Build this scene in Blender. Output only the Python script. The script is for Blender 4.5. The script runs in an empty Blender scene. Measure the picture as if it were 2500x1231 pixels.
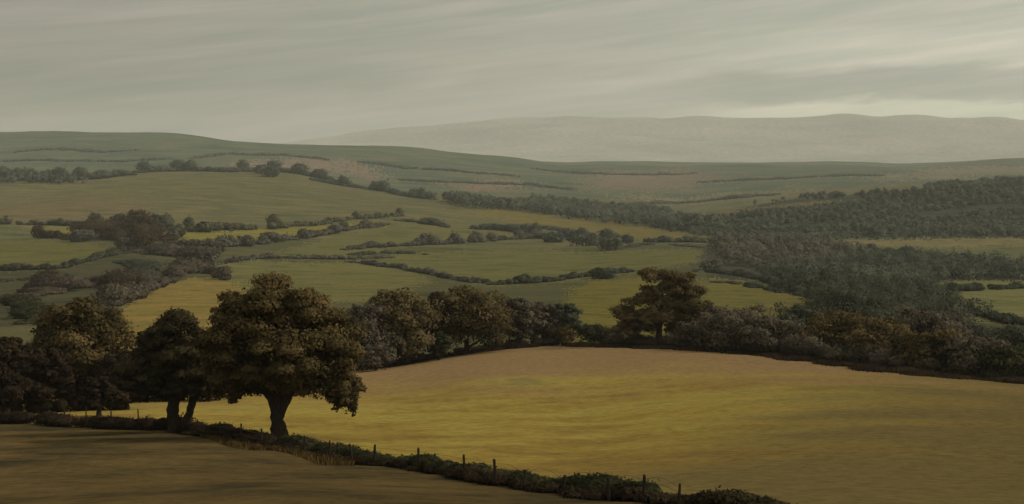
import bpy, math, random
import numpy as np

rng = np.random.default_rng(7)
random.seed(7)
scene = bpy.context.scene
COL = scene.collection

# ------------------------------------------------------------------ camera
IMG_W, IMG_H, FPX, HORIZ = 2500.0, 1231.0, 3472.0, 400.0
EYE = 100.0
PITCH = math.atan((IMG_H / 2 - HORIZ) / FPX)
cam = bpy.data.cameras.new('camera')
cam.sensor_width = 36.0
cam.lens = 36.0 * FPX / IMG_W
cam.clip_start = 0.5
cam.clip_end = 60000.0
cam_ob = bpy.data.objects.new('camera', cam)
cam_ob.location = (0, 0, EYE)
cam_ob.rotation_euler = (math.pi / 2 - PITCH, 0, 0)
COL.objects.link(cam_ob)
scene.camera = cam_ob

# ------------------------------------------------------------------ sky and sun
SUN_AZ, SUN_EL = math.radians(86), math.radians(36)       # azimuth from +Y towards +X
SUN_DIR = (math.sin(SUN_AZ) * math.cos(SUN_EL), math.cos(SUN_AZ) * math.cos(SUN_EL), math.sin(SUN_EL))
world = bpy.data.worlds.new('World')
scene.world = world
world.use_nodes = True
wn, wl = world.node_tree.nodes, world.node_tree.links
wn.clear()


def N(nodes, kind, **kw):
    n = nodes.new(kind)
    for k, v in kw.items():
        if k.startswith('i_'):
            n.inputs[k[2:].replace('_', ' ')].default_value = v
        else:
            setattr(n, k, v)
    return n


def ramp(nodes, stops, interp='LINEAR'):
    r = nodes.new('ShaderNodeValToRGB')
    r.color_ramp.interpolation = interp
    el = r.color_ramp.elements
    while len(el) < len(stops):
        el.new(0.5)
    for e, (p, c) in zip(el, stops):
        e.position = p
        e.color = (*c, 1.0) if len(c) == 3 else c
    return r


def build_world():
    out = wn.new('ShaderNodeOutputWorld')
    sky = wn.new('ShaderNodeTexSky')
    sky.sky_type = 'NISHITA'
    sky.sun_disc = False
    sky.sun_elevation = SUN_EL
    sky.sun_rotation = SUN_AZ
    sky.dust_density = 4.0
    bg_sky = N(wn, 'ShaderNodeBackground', i_Strength=0.06)
    wl.new(sky.outputs[0], bg_sky.inputs[0])
    tc = wn.new('ShaderNodeTexCoord')
    # long flat veils of cloud
    sx = wn.new('ShaderNodeSeparateXYZ')
    wl.new(tc.outputs['Generated'], sx.inputs[0])
    tilt = N(wn, 'ShaderNodeMath', operation='MULTIPLY_ADD')      # the veils climb towards the right
    tilt.inputs[1].default_value = -0.115
    wl.new(sx.outputs['X'], tilt.inputs[0]); wl.new(sx.outputs['Z'], tilt.inputs[2])
    cx = wn.new('ShaderNodeCombineXYZ')
    wl.new(sx.outputs['X'], cx.inputs[0]); wl.new(sx.outputs['Y'], cx.inputs[1]); wl.new(tilt.outputs[0], cx.inputs[2])
    m1 = N(wn, 'ShaderNodeMapping')
    m1.inputs['Scale'].default_value = (2.4, 2.4, 24.0)
    m1.inputs['Location'].default_value = (0.7, 0.2, 0.35)
    wl.new(cx.outputs[0], m1.inputs['Vector'])
    n1 = N(wn, 'ShaderNodeTexNoise', i_Scale=1.6, i_Detail=6.0, i_Roughness=0.55, i_Distortion=0.6)
    wl.new(m1.outputs[0], n1.inputs['Vector'])
    m2 = N(wn, 'ShaderNodeMapping')
    m2.inputs['Scale'].default_value = (5.0, 5.0, 120.0)
    m2.inputs['Location'].default_value = (3.1, 0.4, 1.7)
    wl.new(cx.outputs[0], m2.inputs['Vector'])
    n2 = N(wn, 'ShaderNodeTexNoise', i_Scale=1.5, i_Detail=5.0, i_Roughness=0.6)
    wl.new(m2.outputs[0], n2.inputs['Vector'])
    r1 = ramp(wn, [(0.30, (0.300, 0.318, 0.258)), (0.45, (0.340, 0.340, 0.278)), (0.58, (0.390, 0.370, 0.305)), (0.72, (0.450, 0.422, 0.355))])
    wl.new(n1.outputs['Fac'], r1.inputs[0])
    r2 = ramp(wn, [(0.32, (0.89, 0.925, 0.915)), (0.52, (1.0, 1.0, 1.0)), (0.70, (1.09, 1.08, 1.06))])
    wl.new(n2.outputs['Fac'], r2.inputs[0])
    mul = N(wn, 'ShaderNodeMix', data_type='RGBA', blend_type='MULTIPLY')
    mul.inputs['Factor'].default_value = 1.0
    wl.new(r1.outputs[0], mul.inputs['A'])
    wl.new(r2.outputs[0], mul.inputs['B'])
    # the cloud is brighter round the veiled sun
    dot = N(wn, 'ShaderNodeVectorMath', operation='DOT_PRODUCT')
    dot.inputs[1].default_value = SUN_DIR
    wl.new(tc.outputs['Generated'], dot.inputs[0])
    glow = N(wn, 'ShaderNodeMapRange', interpolation_type='SMOOTHSTEP')
    glow.inputs['From Min'].default_value = -0.35
    glow.inputs['From Max'].default_value = 1.0
    glow.inputs['To Min'].default_value = 0.74
    glow.inputs['To Max'].default_value = 1.95
    wl.new(dot.outputs['Value'], glow.inputs['Value'])
    # a grey bank of cloud low in the sky on the sunward side, with a paler break under it
    def band(lo0, lo1, hi0, hi1):
        n3 = N(wn, 'ShaderNodeTexNoise', i_Scale=7.0, i_Detail=5.0, i_Roughness=0.6)
        mm = N(wn, 'ShaderNodeMapping'); mm.inputs['Scale'].default_value = (1.4, 1.4, 6.0); mm.inputs['Location'].default_value = (lo0 * 40, 0.3, 0)
        wl.new(cx.outputs[0], mm.inputs['Vector']); wl.new(mm.outputs[0], n3.inputs['Vector'])
        el = N(wn, 'ShaderNodeMath', operation='MULTIPLY_ADD'); el.inputs[1].default_value = 0.034
        wl.new(n3.outputs['Fac'], el.inputs[0]); wl.new(sx.outputs['Z'], el.inputs[2])
        def step(a, b, src):
            r = N(wn, 'ShaderNodeMapRange', interpolation_type='SMOOTHSTEP')
            r.inputs['From Min'].default_value = a; r.inputs['From Max'].default_value = b
            wl.new(src, r.inputs['Value']); return r.outputs[0]
        up = step(lo0 + 0.017, lo1 + 0.017, el.outputs[0])
        dn = N(wn, 'ShaderNodeMapRange', interpolation_type='SMOOTHSTEP')
        dn.inputs['From Min'].default_value = hi0 + 0.017; dn.inputs['From Max'].default_value = hi1 + 0.017
        dn.inputs['To Min'].default_value = 1.0; dn.inputs['To Max'].default_value = 0.0
        wl.new(el.outputs[0], dn.inputs['Value'])
        az = step(0.04, 0.24, sx.outputs['X'])
        p = N(wn, 'ShaderNodeMath', operation='MULTIPLY'); wl.new(up, p.inputs[0]); wl.new(dn.outputs[0], p.inputs[1])
        q = N(wn, 'ShaderNodeMath', operation='MULTIPLY'); wl.new(p.outputs[0], q.inputs[0]); wl.new(az, q.inputs[1])
        return q.outputs[0]
    last = mul.outputs['Result']
    for fac, col in ((band(0.038, 0.047, 0.060, 0.067), (0.87, 0.88, 0.89, 1)), (band(0.020, 0.029, 0.040, 0.045), (1.42, 1.42, 1.30, 1)), (band(0.062, 0.068, 0.076, 0.100), (1.22, 1.21, 1.19, 1))):
        mb = N(wn, 'ShaderNodeMix', data_type='RGBA', blend_type='MULTIPLY')
        wl.new(fac, mb.inputs['Factor']); wl.new(last, mb.inputs['A']); mb.inputs['B'].default_value = col
        last = mb.outputs['Result']
    sc_ = N(wn, 'ShaderNodeVectorMath', operation='SCALE')
    wl.new(last, sc_.inputs[0])
    wl.new(glow.outputs[0], sc_.inputs['Scale'])
    bg_cl = N(wn, 'ShaderNodeBackground', i_Strength=1.08)
    wl.new(sc_.outputs[0], bg_cl.inputs[0])
    mix = N(wn, 'ShaderNodeMixShader')
    mix.inputs[0].default_value = 0.92
    wl.new(bg_sky.outputs[0], mix.inputs[1])
    wl.new(bg_cl.outputs[0], mix.inputs[2])
    wl.new(mix.outputs[0], out.inputs['Surface'])


build_world()
sun = bpy.data.lights.new('sun', 'SUN')
sun.energy = 2.1
sun.angle = math.radians(2.5)
sun.color = (1.0, 0.93, 0.79)
sun_ob = bpy.data.objects.new('sun', sun)
sun_ob.rotation_euler = (math.pi / 2 - SUN_EL, 0, math.pi - SUN_AZ)
COL.objects.link(sun_ob)

vs = scene.view_settings
vs.view_transform = 'Standard'
vs.look = 'None'
vs.exposure = 0.0
vs.gamma = 1.0
vs.use_curve_mapping = False
scene.cycles.volume_bounces = 1
scene.cycles.max_bounces = 5
scene.cycles.diffuse_bounces = 2
scene.cycles.use_denoising = True


# ------------------------------------------------------------------ maths helpers
def lin(c):
    c = np.array(c, float) / 255.0
    return np.where(c <= 0.04045, c / 12.92, ((c + 0.055) / 1.055) ** 2.4)


def alb(r, g, b, k=(0.80, 0.76, 0.58)):
    """surface colour from the tone it has in the light of the place"""
    return tuple(float(min(0.8, v / q)) for v, q in zip(lin((r, g, b)), k))


def pchip(x, y, xq):
    x = np.asarray(x, float); y = np.asarray(y, float)
    h = np.diff(x); d = np.diff(y) / h
    m = np.zeros(len(x))
    for i in range(1, len(x) - 1):
        if d[i - 1] * d[i] > 0:
            w1 = 2 * h[i] + h[i - 1]; w2 = h[i] + 2 * h[i - 1]
            m[i] = (w1 + w2) / (w1 / d[i - 1] + w2 / d[i])
    m[0], m[-1] = d[0], d[-1]
    xq = np.clip(xq, x[0], x[-1])
    i = np.clip(np.searchsorted(x, xq) - 1, 0, len(x) - 2)
    t = (xq - x[i]) / h[i]
    return ((1 + 2 * t) * (1 - t) ** 2 * y[i] + t * (1 - t) ** 2 * h[i] * m[i]
            + t * t * (3 - 2 * t) * y[i + 1] + t * t * (t - 1) * h[i] * m[i + 1])


CP, SP = math.cos(PITCH), math.sin(PITCH)


def slope_of(py):                     # drop per metre of forward distance
    cy = -(np.asarray(py, float) - IMG_H / 2) / FPX
    return (-SP + CP * cy) / (CP + SP * cy)


def py_of(s):                         # inverse
    s = np.asarray(s, float)
    cy = (s * CP + SP) / (CP - s * SP)
    return IMG_H / 2 - cy * FPX


def u_of(px):
    return (np.asarray(px, float) - 1250.0) / FPX


# ------------------------------------------------------------------ the lie of the land
# survey: for bearings across the view, (distance in metres, level)
NEAR = {
    -300: [(45, 1270), (65, 1215), (90, 1120), (120, 1058), (150, 1015), (180, 972), (210, 938), (240, 905), (300, 850)],
    0: [(45, 1265), (65, 1205), (90, 1110), (120, 1045), (150, 997), (180, 957), (210, 925), (240, 895), (300, 845)],
    430: [(45, 1258), (65, 1190), (90, 1108), (112, 1055), (120, 1040), (150, 992), (180, 950), (210, 915), (240, 888), (300, 842)],
    680: [(45, 1255), (65, 1182), (90, 1115), (105, 1070), (120, 1040), (150, 990), (180, 945), (210, 912), (240, 885), (300, 840)],
    900: [(45, 1255), (65, 1186), (88, 1126), (105, 1080), (120, 1045), (150, 985), (180, 940), (205, 905), (240, 878), (300, 836)],
    1250: [(45, 1260), (65, 1200), (90, 1122), (120, 1040), (150, 965), (180, 905), (210, 864), (225, 851), (240, 845), (300, 830)],
    1400: [(45, 1262), (65, 1203), (90, 1125), (120, 1045), (150, 965), (180, 905), (210, 860), (225, 846), (240, 840), (300, 827)],
    1650: [(45, 1270), (65, 1200), (90, 1110), (120, 1025), (150, 950), (180, 893), (200, 864), (215, 851), (240, 842), (300, 828)],
    1900: [(45, 1275), (65, 1192), (90, 1095), (120, 1005), (150, 940), (180, 893), (195, 876), (210, 864), (240, 851), (300, 832)],
    2200: [(45, 1280), (65, 1190), (90, 1085), (120, 1000), (150, 942), (175, 907), (190, 892), (210, 877), (240, 859), (300, 838)],
    2500: [(45, 1285), (65, 1190), (90, 1085), (120, 1005), (150, 955), (170, 930), (190, 912), (210, 896), (240, 876), (300, 850)],
    2900: [(45, 1290), (65, 1195), (90, 1090), (120, 1015), (150, 968), (170, 945), (190, 925), (210, 908), (240, 886), (300, 858)],
}
FAR = {
    -300: [(400, 778), (600, 715), (900, 640), (1200, 582), (1500, 532), (1800, 488), (2200, 446), (2500, 428), (3300, 432), (3800, 405), (4300, 360), (4800, 335), (5400, 345), (8000, 365), (12000, 372)],
    0: [(400, 775), (600, 715), (900, 640), (1200, 580), (1500, 530), (1800, 485), (2200, 442), (2500, 422), (3200, 428), (3700, 408), (4200, 368), (4700, 332), (4950, 324), (5500, 332), (8000, 360), (12000, 370)],
    430: [(400, 765), (600, 700), (900, 630), (1200, 576), (1500, 525), (1800, 478), (2200, 434), (2450, 415), (2900, 420), (3500, 403), (4200, 360), (4700, 333), (5000, 328), (6000, 345), (8000, 368), (12000, 366)],
    680: [(400, 765), (600, 700), (900, 640), (1200, 588), (1500, 538), (1800, 490), (2200, 440), (2500, 420), (3000, 426), (3500, 405), (4300, 366), (4900, 350), (5300, 352), (7000, 372), (9500, 350), (12000, 352)],
    900: [(400, 765), (600, 700), (900, 648), (1200, 598), (1500, 546), (1800, 505), (2200, 472), (2400, 462), (2900, 465), (3500, 420), (4300, 375), (4900, 354), (5300, 357), (7000, 380), (8500, 352), (9600, 326), (10500, 328), (12000, 335)],
    1250: [(400, 770), (600, 708), (900, 655), (1200, 605), (1500, 570), (1800, 535), (2100, 505), (2300, 491), (2700, 489), (3300, 455), (4000, 415), (4600, 389), (4900, 385), (5500, 390), (7000, 380), (8500, 330), (9500, 292), (10500, 296), (12000, 310)],
    1400: [(400, 768), (600, 705), (900, 655), (1200, 605), (1500, 570), (1800, 540), (2100, 517), (2300, 505), (2700, 496), (3300, 462), (4000, 428), (4600, 407), (4900, 404), (5500, 406), (7000, 380), (8500, 325), (9500, 284), (10500, 290), (12000, 305)],
    1650: [(400, 772), (600, 708), (900, 645), (1200, 600), (1500, 570), (1800, 545), (2100, 528), (2400, 516), (2800, 500), (3300, 470), (4000, 430), (4500, 407), (4800, 402), (5500, 410), (7000, 385), (8500, 325), (9500, 284), (10500, 290), (12000, 305)],
    1900: [(400, 778), (600, 712), (900, 650), (1200, 600), (1450, 560), (1700, 512), (1850, 497), (2200, 498), (2600, 490), (3200, 458), (4000, 424), (4600, 409), (5000, 406), (5500, 410), (7000, 380), (8500, 325), (9500, 287), (10500, 292), (12000, 305)],
    2200: [(400, 780), (600, 718), (900, 650), (1200, 602), (1400, 575), (1600, 512), (1800, 470), (2000, 462), (2400, 472), (3000, 452), (4000, 422), (4600, 410), (5000, 407), (5500, 412), (7000, 380), (8500, 325), (9500, 287), (10500, 292), (12000, 305)],
    2500: [(400, 785), (600, 722), (900, 650), (1200, 605), (1400, 572), (1600, 500), (1800, 453), (1950, 444), (2400, 455), (3000, 445), (4000, 412), (4600, 394), (5000, 388), (5500, 392), (7000, 380), (8500, 330), (9500, 291), (10500, 295), (12000, 305)],
    2900: [(400, 790), (600, 728), (900, 655), (1200, 608), (1400, 575), (1600, 500), (1800, 446), (1950, 436), (2400, 450), (3000, 440), (4000, 408), (4600, 388), (5000, 380), (5500, 386), (7000, 380), (8500, 335), (9500, 300), (10500, 300), (12000, 310)],
}
LD = np.linspace(math.log(3.0), math.log(12500.0), 420)
_keys = sorted(NEAR)
_cols = []
for k in _keys:
    tab = NEAR[k] + FAR[k]
    dist = [3.0, 12.0, 25.0] + [t[0] for t in tab]
    z = [-1.9, -3.9, -6.9] + [float(slope_of(t[1])) * t[0] for t in tab]
    _cols.append(pchip(np.log(dist), z, LD))
_cols = np.array(_cols)                              # bearing x distance
UC = np.linspace(u_of(-1300), u_of(3900), 520)
ukeys = np.concatenate([[u_of(-1400)], u_of(np.array(_keys)), [u_of(4000)]])
_cols = np.vstack([_cols[:1], _cols, _cols[-1:]])
ZG = np.empty((len(UC), len(LD)))
for j in range(len(LD)):
    ZG[:, j] = pchip(ukeys, _cols[:, j], UC)
# gentle smoothing so that the survey lines leave no creases
for _ in range(3):
    ZG[:, 1:-1] = 0.25 * ZG[:, :-2] + 0.5 * ZG[:, 1:-1] + 0.25 * ZG[:, 2:]
for _ in range(14):
    ZG[1:-1, :] = 0.25 * ZG[:-2, :] + 0.5 * ZG[1:-1, :] + 0.25 * ZG[2:, :]

_wr = np.random.default_rng(3)
_waves = []
for lam, amp in ((900, 3.0), (430, 1.6), (210, 0.8), (95, 0.36), (41, 0.16), (17, 0.06), (7, 0.03)):
    for _ in range(4):
        a = _wr.uniform(0, 2 * math.pi)
        k = 2 * math.pi / (lam * _wr.uniform(0.75, 1.3))
        _waves.append((k * math.cos(a), k * math.sin(a), _wr.uniform(0, 6.28), amp * 0.5, lam))


for lam, amp in ((2600, 6), (1300, 5), (600, 3.5)):
    for _ in range(4):
        a = _wr.uniform(0, 2 * math.pi)
        k = 2 * math.pi / (lam * _wr.uniform(0.75, 1.3))
        _waves.append((k * math.cos(a), k * math.sin(a), _wr.uniform(0, 6.28), amp * 0.5, -lam))


def relief(x, y):
    d = np.maximum(y, 3.0)
    z = np.zeros_like(x, dtype=float)
    for kx, ky, ph, amp, lam in _waves:
        if lam < 0:                                  # only the far hills are as broken as this
            z += amp * np.clip((d - 3000) / 3500, 0, 1.6) * np.sin(kx * x + ky * y + ph)
            continue
        w = np.clip((d / lam - 1.2) / 2.5, 0, 1) if lam > 20 else np.clip(1.6 - d / (lam * 40), 0, 1)
        z += amp * w * np.sin(kx * x + ky * y + ph)
    return z


def ground(x, y):
    x = np.asarray(x, float); y = np.asarray(y, float)
    x, y = np.broadcast_arrays(x, y)
    u = x / np.maximum(y, 1e-6); l = np.log(np.maximum(y, 3.0))
    fi = np.clip((u - UC[0]) / (UC[1] - UC[0]), 0, len(UC) - 1.001)
    fj = np.clip((l - LD[0]) / (LD[1] - LD[0]), 0, len(LD) - 1.001)
    i = fi.astype(int); j = fj.astype(int); a = fi - i; b = fj - j
    z = (ZG[i, j] * (1 - a) * (1 - b) + ZG[i + 1, j] * a * (1 - b) + ZG[i, j + 1] * (1 - a) * b + ZG[i + 1, j + 1] * a * b)
    return z + EYE + relief(x, y)


def project(x, y, z):
    s = (z - EYE) / y
    cy = (s * CP + SP) / (CP - s * SP)
    return 1250.0 + (x / y) * (CP + SP * cy) * FPX, IMG_H / 2 - cy * FPX


_DS = np.exp(np.linspace(math.log(40), math.log(11500), 2600))


def on_ground(px, py, dmin=40.0, dmax=11000.0):
    """the spot of ground in view at a bearing and level"""
    cy = -(py - IMG_H / 2) / FPX
    u = ((px - 1250.0) / FPX) / (CP + SP * cy)
    ds = _DS[(_DS >= dmin) & (_DS <= dmax)]
    zr = EYE + slope_of(py) * ds
    hit = np.nonzero(ground(u * ds, ds) >= zr)[0]
    d = float(ds[hit[0]]) if len(hit) else float(ds[-1])
    return np.array([u * d, d, float(ground(u * d, d))])


def at(px, d):
    """ground at a bearing and a forward distance"""
    x = float(u_of(px)) * d * 1.0
    return np.array([x, d, float(ground(x, d))])


def curve(tab):
    xs = np.array([t[0] for t in tab], float); ys = np.array([t[1] for t in tab], float)
    return lambda px: np.interp(px, xs, ys)


HEDGE_D = curve([(-1500, 190), (-300, 140), (0, 127), (250, 119), (430, 113), (560, 105), (680, 98), (910, 87), (1210, 70), (1500, 61), (1700, 56), (1900, 50), (2100, 43), (2500, 34), (4000, 24)])
ROW_D = curve([(-1500, 260), (0, 235), (680, 225), (880, 207), (1080, 221), (1250, 227), (1400, 229), (1650, 217), (1900, 197), (2200, 179), (2500, 168), (4000, 150)])


# ------------------------------------------------------------------ object helpers
def tag(o, label=None, cat=None, group=None, kind=None):
    if label: o['label'] = label
    if cat: o['category'] = cat
    if group: o['group'] = group
    if kind: o['kind'] = kind
    return o


def link(o, parent=None):
    COL.objects.link(o)
    if parent is not None:
        o.parent = parent
    return o


def empty(name, loc, rz=0.0):
    o = bpy.data.objects.new(name, None)
    o.location = loc
    o.rotation_euler = (0, 0, rz)
    o.empty_display_size = 0.5
    return link(o)


def mesh_np(name, verts, faces, mat, rnd=None, smooth=False, normals=None, nrm=None):
    """verts (n,3), faces (m,k) all of one size"""
    me = bpy.data.meshes.new(name)
    verts = np.ascontiguousarray(verts, dtype=np.float32)
    faces = np.ascontiguousarray(faces, dtype=np.int32)
    m, k = faces.shape
    me.vertices.add(len(verts)); me.vertices.foreach_set('co', verts.ravel())
    me.loops.add(m * k); me.loops.foreach_set('vertex_index', faces.ravel())
    me.polygons.add(m)
    me.polygons.foreach_set('loop_start', np.arange(0, m * k, k, dtype=np.int32))
    me.polygons.foreach_set('loop_total', np.full(m, k, dtype=np.int32))
    if smooth:
        me.polygons.foreach_set('use_smooth', np.ones(m, dtype=bool))
    me.update(calc_edges=True)
    if rnd is not None:
        a = me.attributes.new('rnd', 'FLOAT', 'FACE')
        a.data.foreach_set('value', np.ascontiguousarray(rnd, dtype=np.float32))
    if nrm is not None:                              # the lie of the whole spray, for soft shading
        a = me.attributes.new('nrm', 'FLOAT_VECTOR', 'FACE')
        a.data.foreach_set('vector', np.ascontiguousarray(nrm, dtype=np.float32).ravel())
    if normals is not None:
        me.normals_split_custom_set_from_vertices(normals.tolist())
    if mat is not None:
        me.materials.append(mat)
    return me


# ------------------------------------------------------------------ materials
def new_mat(name):
    m = bpy.data.materials.new(name)
    m.use_nodes = True
    m.node_tree.nodes.clear()
    return m, m.node_tree.nodes, m.node_tree.links


def field_mat(name, c, c2=None, c3=None, patch=40.0, fine=1.4, streak=None, bump=0.25):
    """grassland or stubble: three real colours of growth in drifts, plus fine mottling"""
    c = np.array(c); c2 = np.array(c2) if c2 is not None else c * (0.60, 0.70, 0.64); c3 = np.array(c3) if c3 is not None else c * (1.26, 1.12, 1.06)
    m, n, l = new_mat(name)
    out = n.new('ShaderNodeOutputMaterial')
    geo = n.new('ShaderNodeNewGeometry')
    mp = n.new('ShaderNodeMapping')
    if streak:
        mp.inputs['Rotation'].default_value = (0, 0, streak[0]); mp.inputs['Scale'].default_value = (1.0, streak[1], 1.0)
    l.new(geo.outputs['Position'], mp.inputs['Vector'])
    big = N(n, 'ShaderNodeTexNoise', i_Scale=1.0 / patch, i_Detail=8.0, i_Roughness=0.64, i_Distortion=0.3)
    l.new(mp.outputs[0], big.inputs['Vector'])
    rp = ramp(n, [(0.36, tuple(c2)), (0.49, tuple(c)), (0.64, tuple(c3))])
    l.new(big.outputs['Fac'], rp.inputs[0])
    sm = N(n, 'ShaderNodeTexNoise', i_Scale=1.0 / fine, i_Detail=8.0, i_Roughness=0.76)
    l.new(geo.outputs['Position'], sm.inputs['Vector'])
    rs = ramp(n, [(0.34, (0.60, 0.62, 0.60)), (0.5, (1, 1, 1)), (0.66, (1.32, 1.26, 1.16))])
    l.new(sm.outputs['Fac'], rs.inputs[0])
    mx = N(n, 'ShaderNodeMix', data_type='RGBA', blend_type='MULTIPLY')
    mx.inputs['Factor'].default_value = 0.8
    l.new(rp.outputs[0], mx.inputs['A']); l.new(rs.outputs[0], mx.inputs['B'])
    b = N(n, 'ShaderNodeBump', i_Strength=bump, i_Distance=fine * 0.25)
    l.new(sm.outputs['Fac'], b.inputs['Height'])
    d = N(n, 'ShaderNodeBsdfDiffuse', i_Roughness=0.8)
    l.new(mx.outputs['Result'], d.inputs['Color']); l.new(b.outputs[0], d.inputs['Normal'])
    l.new(d.outputs[0], out.inputs['Surface'])
    return m


def leaf_mat(name, stops, transl=0.30, drift=3.0):
    """foliage: colour differs from leaf to leaf and from bough to bough"""
    m, n, l = new_mat(name)
    out = n.new('ShaderNodeOutputMaterial')
    at_ = N(n, 'ShaderNodeAttribute', attribute_name='rnd')
    geo = n.new('ShaderNodeNewGeometry')
    no = N(n, 'ShaderNodeTexNoise', i_Scale=1.0 / drift, i_Detail=2.0)
    l.new(geo.outputs['Position'], no.inputs['Vector'])
    mr = N(n, 'ShaderNodeMapRange')
    mr.inputs['From Min'].default_value = 0.3; mr.inputs['From Max'].default_value = 0.7
    l.new(no.outputs['Fac'], mr.inputs['Value'])
    mixv = N(n, 'ShaderNodeMix', data_type='FLOAT')
    mixv.inputs['Factor'].default_value = 0.5
    l.new(at_.outputs['Fac'], mixv.inputs['A']); l.new(mr.outputs[0], mixv.inputs['B'])
    rp = ramp(n, [(i / (len(stops) - 1) * 0.8 + 0.1, s) for i, s in enumerate(stops)])
    l.new(mixv.outputs['Result'], rp.inputs[0])
    d = N(n, 'ShaderNodeBsdfDiffuse')
    t = N(n, 'ShaderNodeBsdfTranslucent')
    an = N(n, 'ShaderNodeAttribute', attribute_name='nrm')
    l.new(an.outputs['Vector'], d.inputs['Normal']); l.new(an.outputs['Vector'], t.inputs['Normal'])
    l.new(rp.outputs[0], d.inputs['Color']); l.new(rp.outputs[0], t.inputs['Color'])
    ms = N(n, 'ShaderNodeMixShader')
    ms.inputs[0].default_value = transl
    l.new(d.outputs[0], ms.inputs[1]); l.new(t.outputs[0], ms.inputs[2])
    l.new(ms.outputs[0], out.inputs['Surface'])
    return m


def bark_mat(name, c):
    m, n, l = new_mat(name)
    out = n.new('ShaderNodeOutputMaterial')
    geo = n.new('ShaderNodeNewGeometry')
    mp = n.new('ShaderNodeMapping'); mp.inputs['Scale'].default_value = (6, 6, 1.4)
    l.new(geo.outputs['Position'], mp.inputs['Vector'])
    no = N(n, 'ShaderNodeTexNoise', i_Scale=2.0, i_Detail=6.0, i_Roughness=0.7)
    l.new(mp.outputs[0], no.inputs['Vector'])
    c = np.array(c)
    rp = ramp(n, [(0.3, tuple(c * 0.5)), (0.55, tuple(c)), (0.75, tuple(c * 1.6))])
    l.new(no.outputs['Fac'], rp.inputs[0])
    b = N(n, 'ShaderNodeBump', i_Strength=0.8, i_Distance=0.08)
    l.new(no.outputs['Fac'], b.inputs['Height'])
    d = N(n, 'ShaderNodeBsdfDiffuse', i_Roughness=0.9)
    l.new(rp.outputs[0], d.inputs['Color']); l.new(b.outputs[0], d.inputs['Normal'])
    l.new(d.outputs[0], out.inputs['Surface'])
    return m


BARK = bark_mat('bark', (0.045, 0.034, 0.026))
POSTWOOD = bark_mat('weathered_wood', (0.055, 0.042, 0.032))
LEAF = {
    'olive': leaf_mat('olive_leaves', [(0.033, 0.035, 0.021), (0.092, 0.070, 0.031), (0.141, 0.102, 0.042), (0.192, 0.136, 0.063)]),
    'bronze': leaf_mat('bronze_leaves', [(0.045, 0.038, 0.027), (0.121, 0.088, 0.039), (0.181, 0.137, 0.062), (0.216, 0.175, 0.085)]),
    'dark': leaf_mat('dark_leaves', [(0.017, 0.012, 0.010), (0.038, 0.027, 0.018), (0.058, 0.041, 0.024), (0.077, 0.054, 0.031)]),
    'umber': leaf_mat('umber_leaves', [(0.024, 0.020, 0.014), (0.055, 0.044, 0.024), (0.086, 0.067, 0.032), (0.118, 0.091, 0.042)]),
    'plum': leaf_mat('plum_brown_leaves', [(0.045, 0.033, 0.031), (0.100, 0.080, 0.062), (0.147, 0.123, 0.086), (0.202, 0.176, 0.107)]),
    'green': leaf_mat('green_leaves', [(0.022, 0.027, 0.016), (0.048, 0.052, 0.025), (0.079, 0.073, 0.036), (0.114, 0.100, 0.051)]),
    'slate': leaf_mat('slate_green_leaves', [(0.031, 0.037, 0.028), (0.065, 0.073, 0.050), (0.095, 0.099, 0.068), (0.133, 0.129, 0.087)]),
    'rust': leaf_mat('rusty_leaves', [(0.033, 0.022, 0.018), (0.075, 0.045, 0.029), (0.098, 0.068, 0.036), (0.133, 0.101, 0.049)]),
    'wood': leaf_mat('woodland_leaves', [(0.052, 0.064, 0.048), (0.083, 0.100, 0.074), (0.119, 0.130, 0.091), (0.169, 0.170, 0.122)], drift=45.0),
    'woodplum': leaf_mat('bare_woodland_twigs', [(0.067, 0.058, 0.053), (0.114, 0.103, 0.085), (0.153, 0.141, 0.105), (0.207, 0.186, 0.127)], drift=45.0),
    'far': leaf_mat('hedge_leaves', [(0.060, 0.066, 0.042), (0.109, 0.109, 0.064), (0.156, 0.151, 0.085), (0.226, 0.200, 0.101)], drift=14.0),
}

# ------------------------------------------------------------------ land: one sheet cut along its field boundaries
pxs = np.concatenate([np.linspace(-1250, -130, 40), np.linspace(-100, 2600, 620), np.linspace(2630, 3850, 40)])
ds = np.exp(np.linspace(math.log(4.0), math.log(12200.0), 640))
US = u_of(pxs)
GX = US[:, None] * ds[None, :]
GY = np.broadcast_to(ds[None, :], GX.shape).copy()
GZ = ground(GX, GY)
nu, nd = GX.shape
# per-vertex normals of the whole sheet
dX = np.gradient(np.stack([GX, GY, GZ], -1), axis=0)
dY = np.gradient(np.stack([GX, GY, GZ], -1), axis=1)
NRM = np.cross(dX, dY)
NRM /= np.linalg.norm(NRM, axis=-1, keepdims=True)
FXc = 0.25 * (GX[:-1, :-1] + GX[1:, :-1] + GX[:-1, 1:] + GX[1:, 1:])
FYc = 0.25 * (GY[:-1, :-1] + GY[1:, :-1] + GY[:-1, 1:] + GY[1:, 1:])
FZc = 0.25 * (GZ[:-1, :-1] + GZ[1:, :-1] + GZ[:-1, 1:] + GZ[1:, 1:])
FPX_, FPY_ = project(FXc, FYc, FZc)
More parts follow.
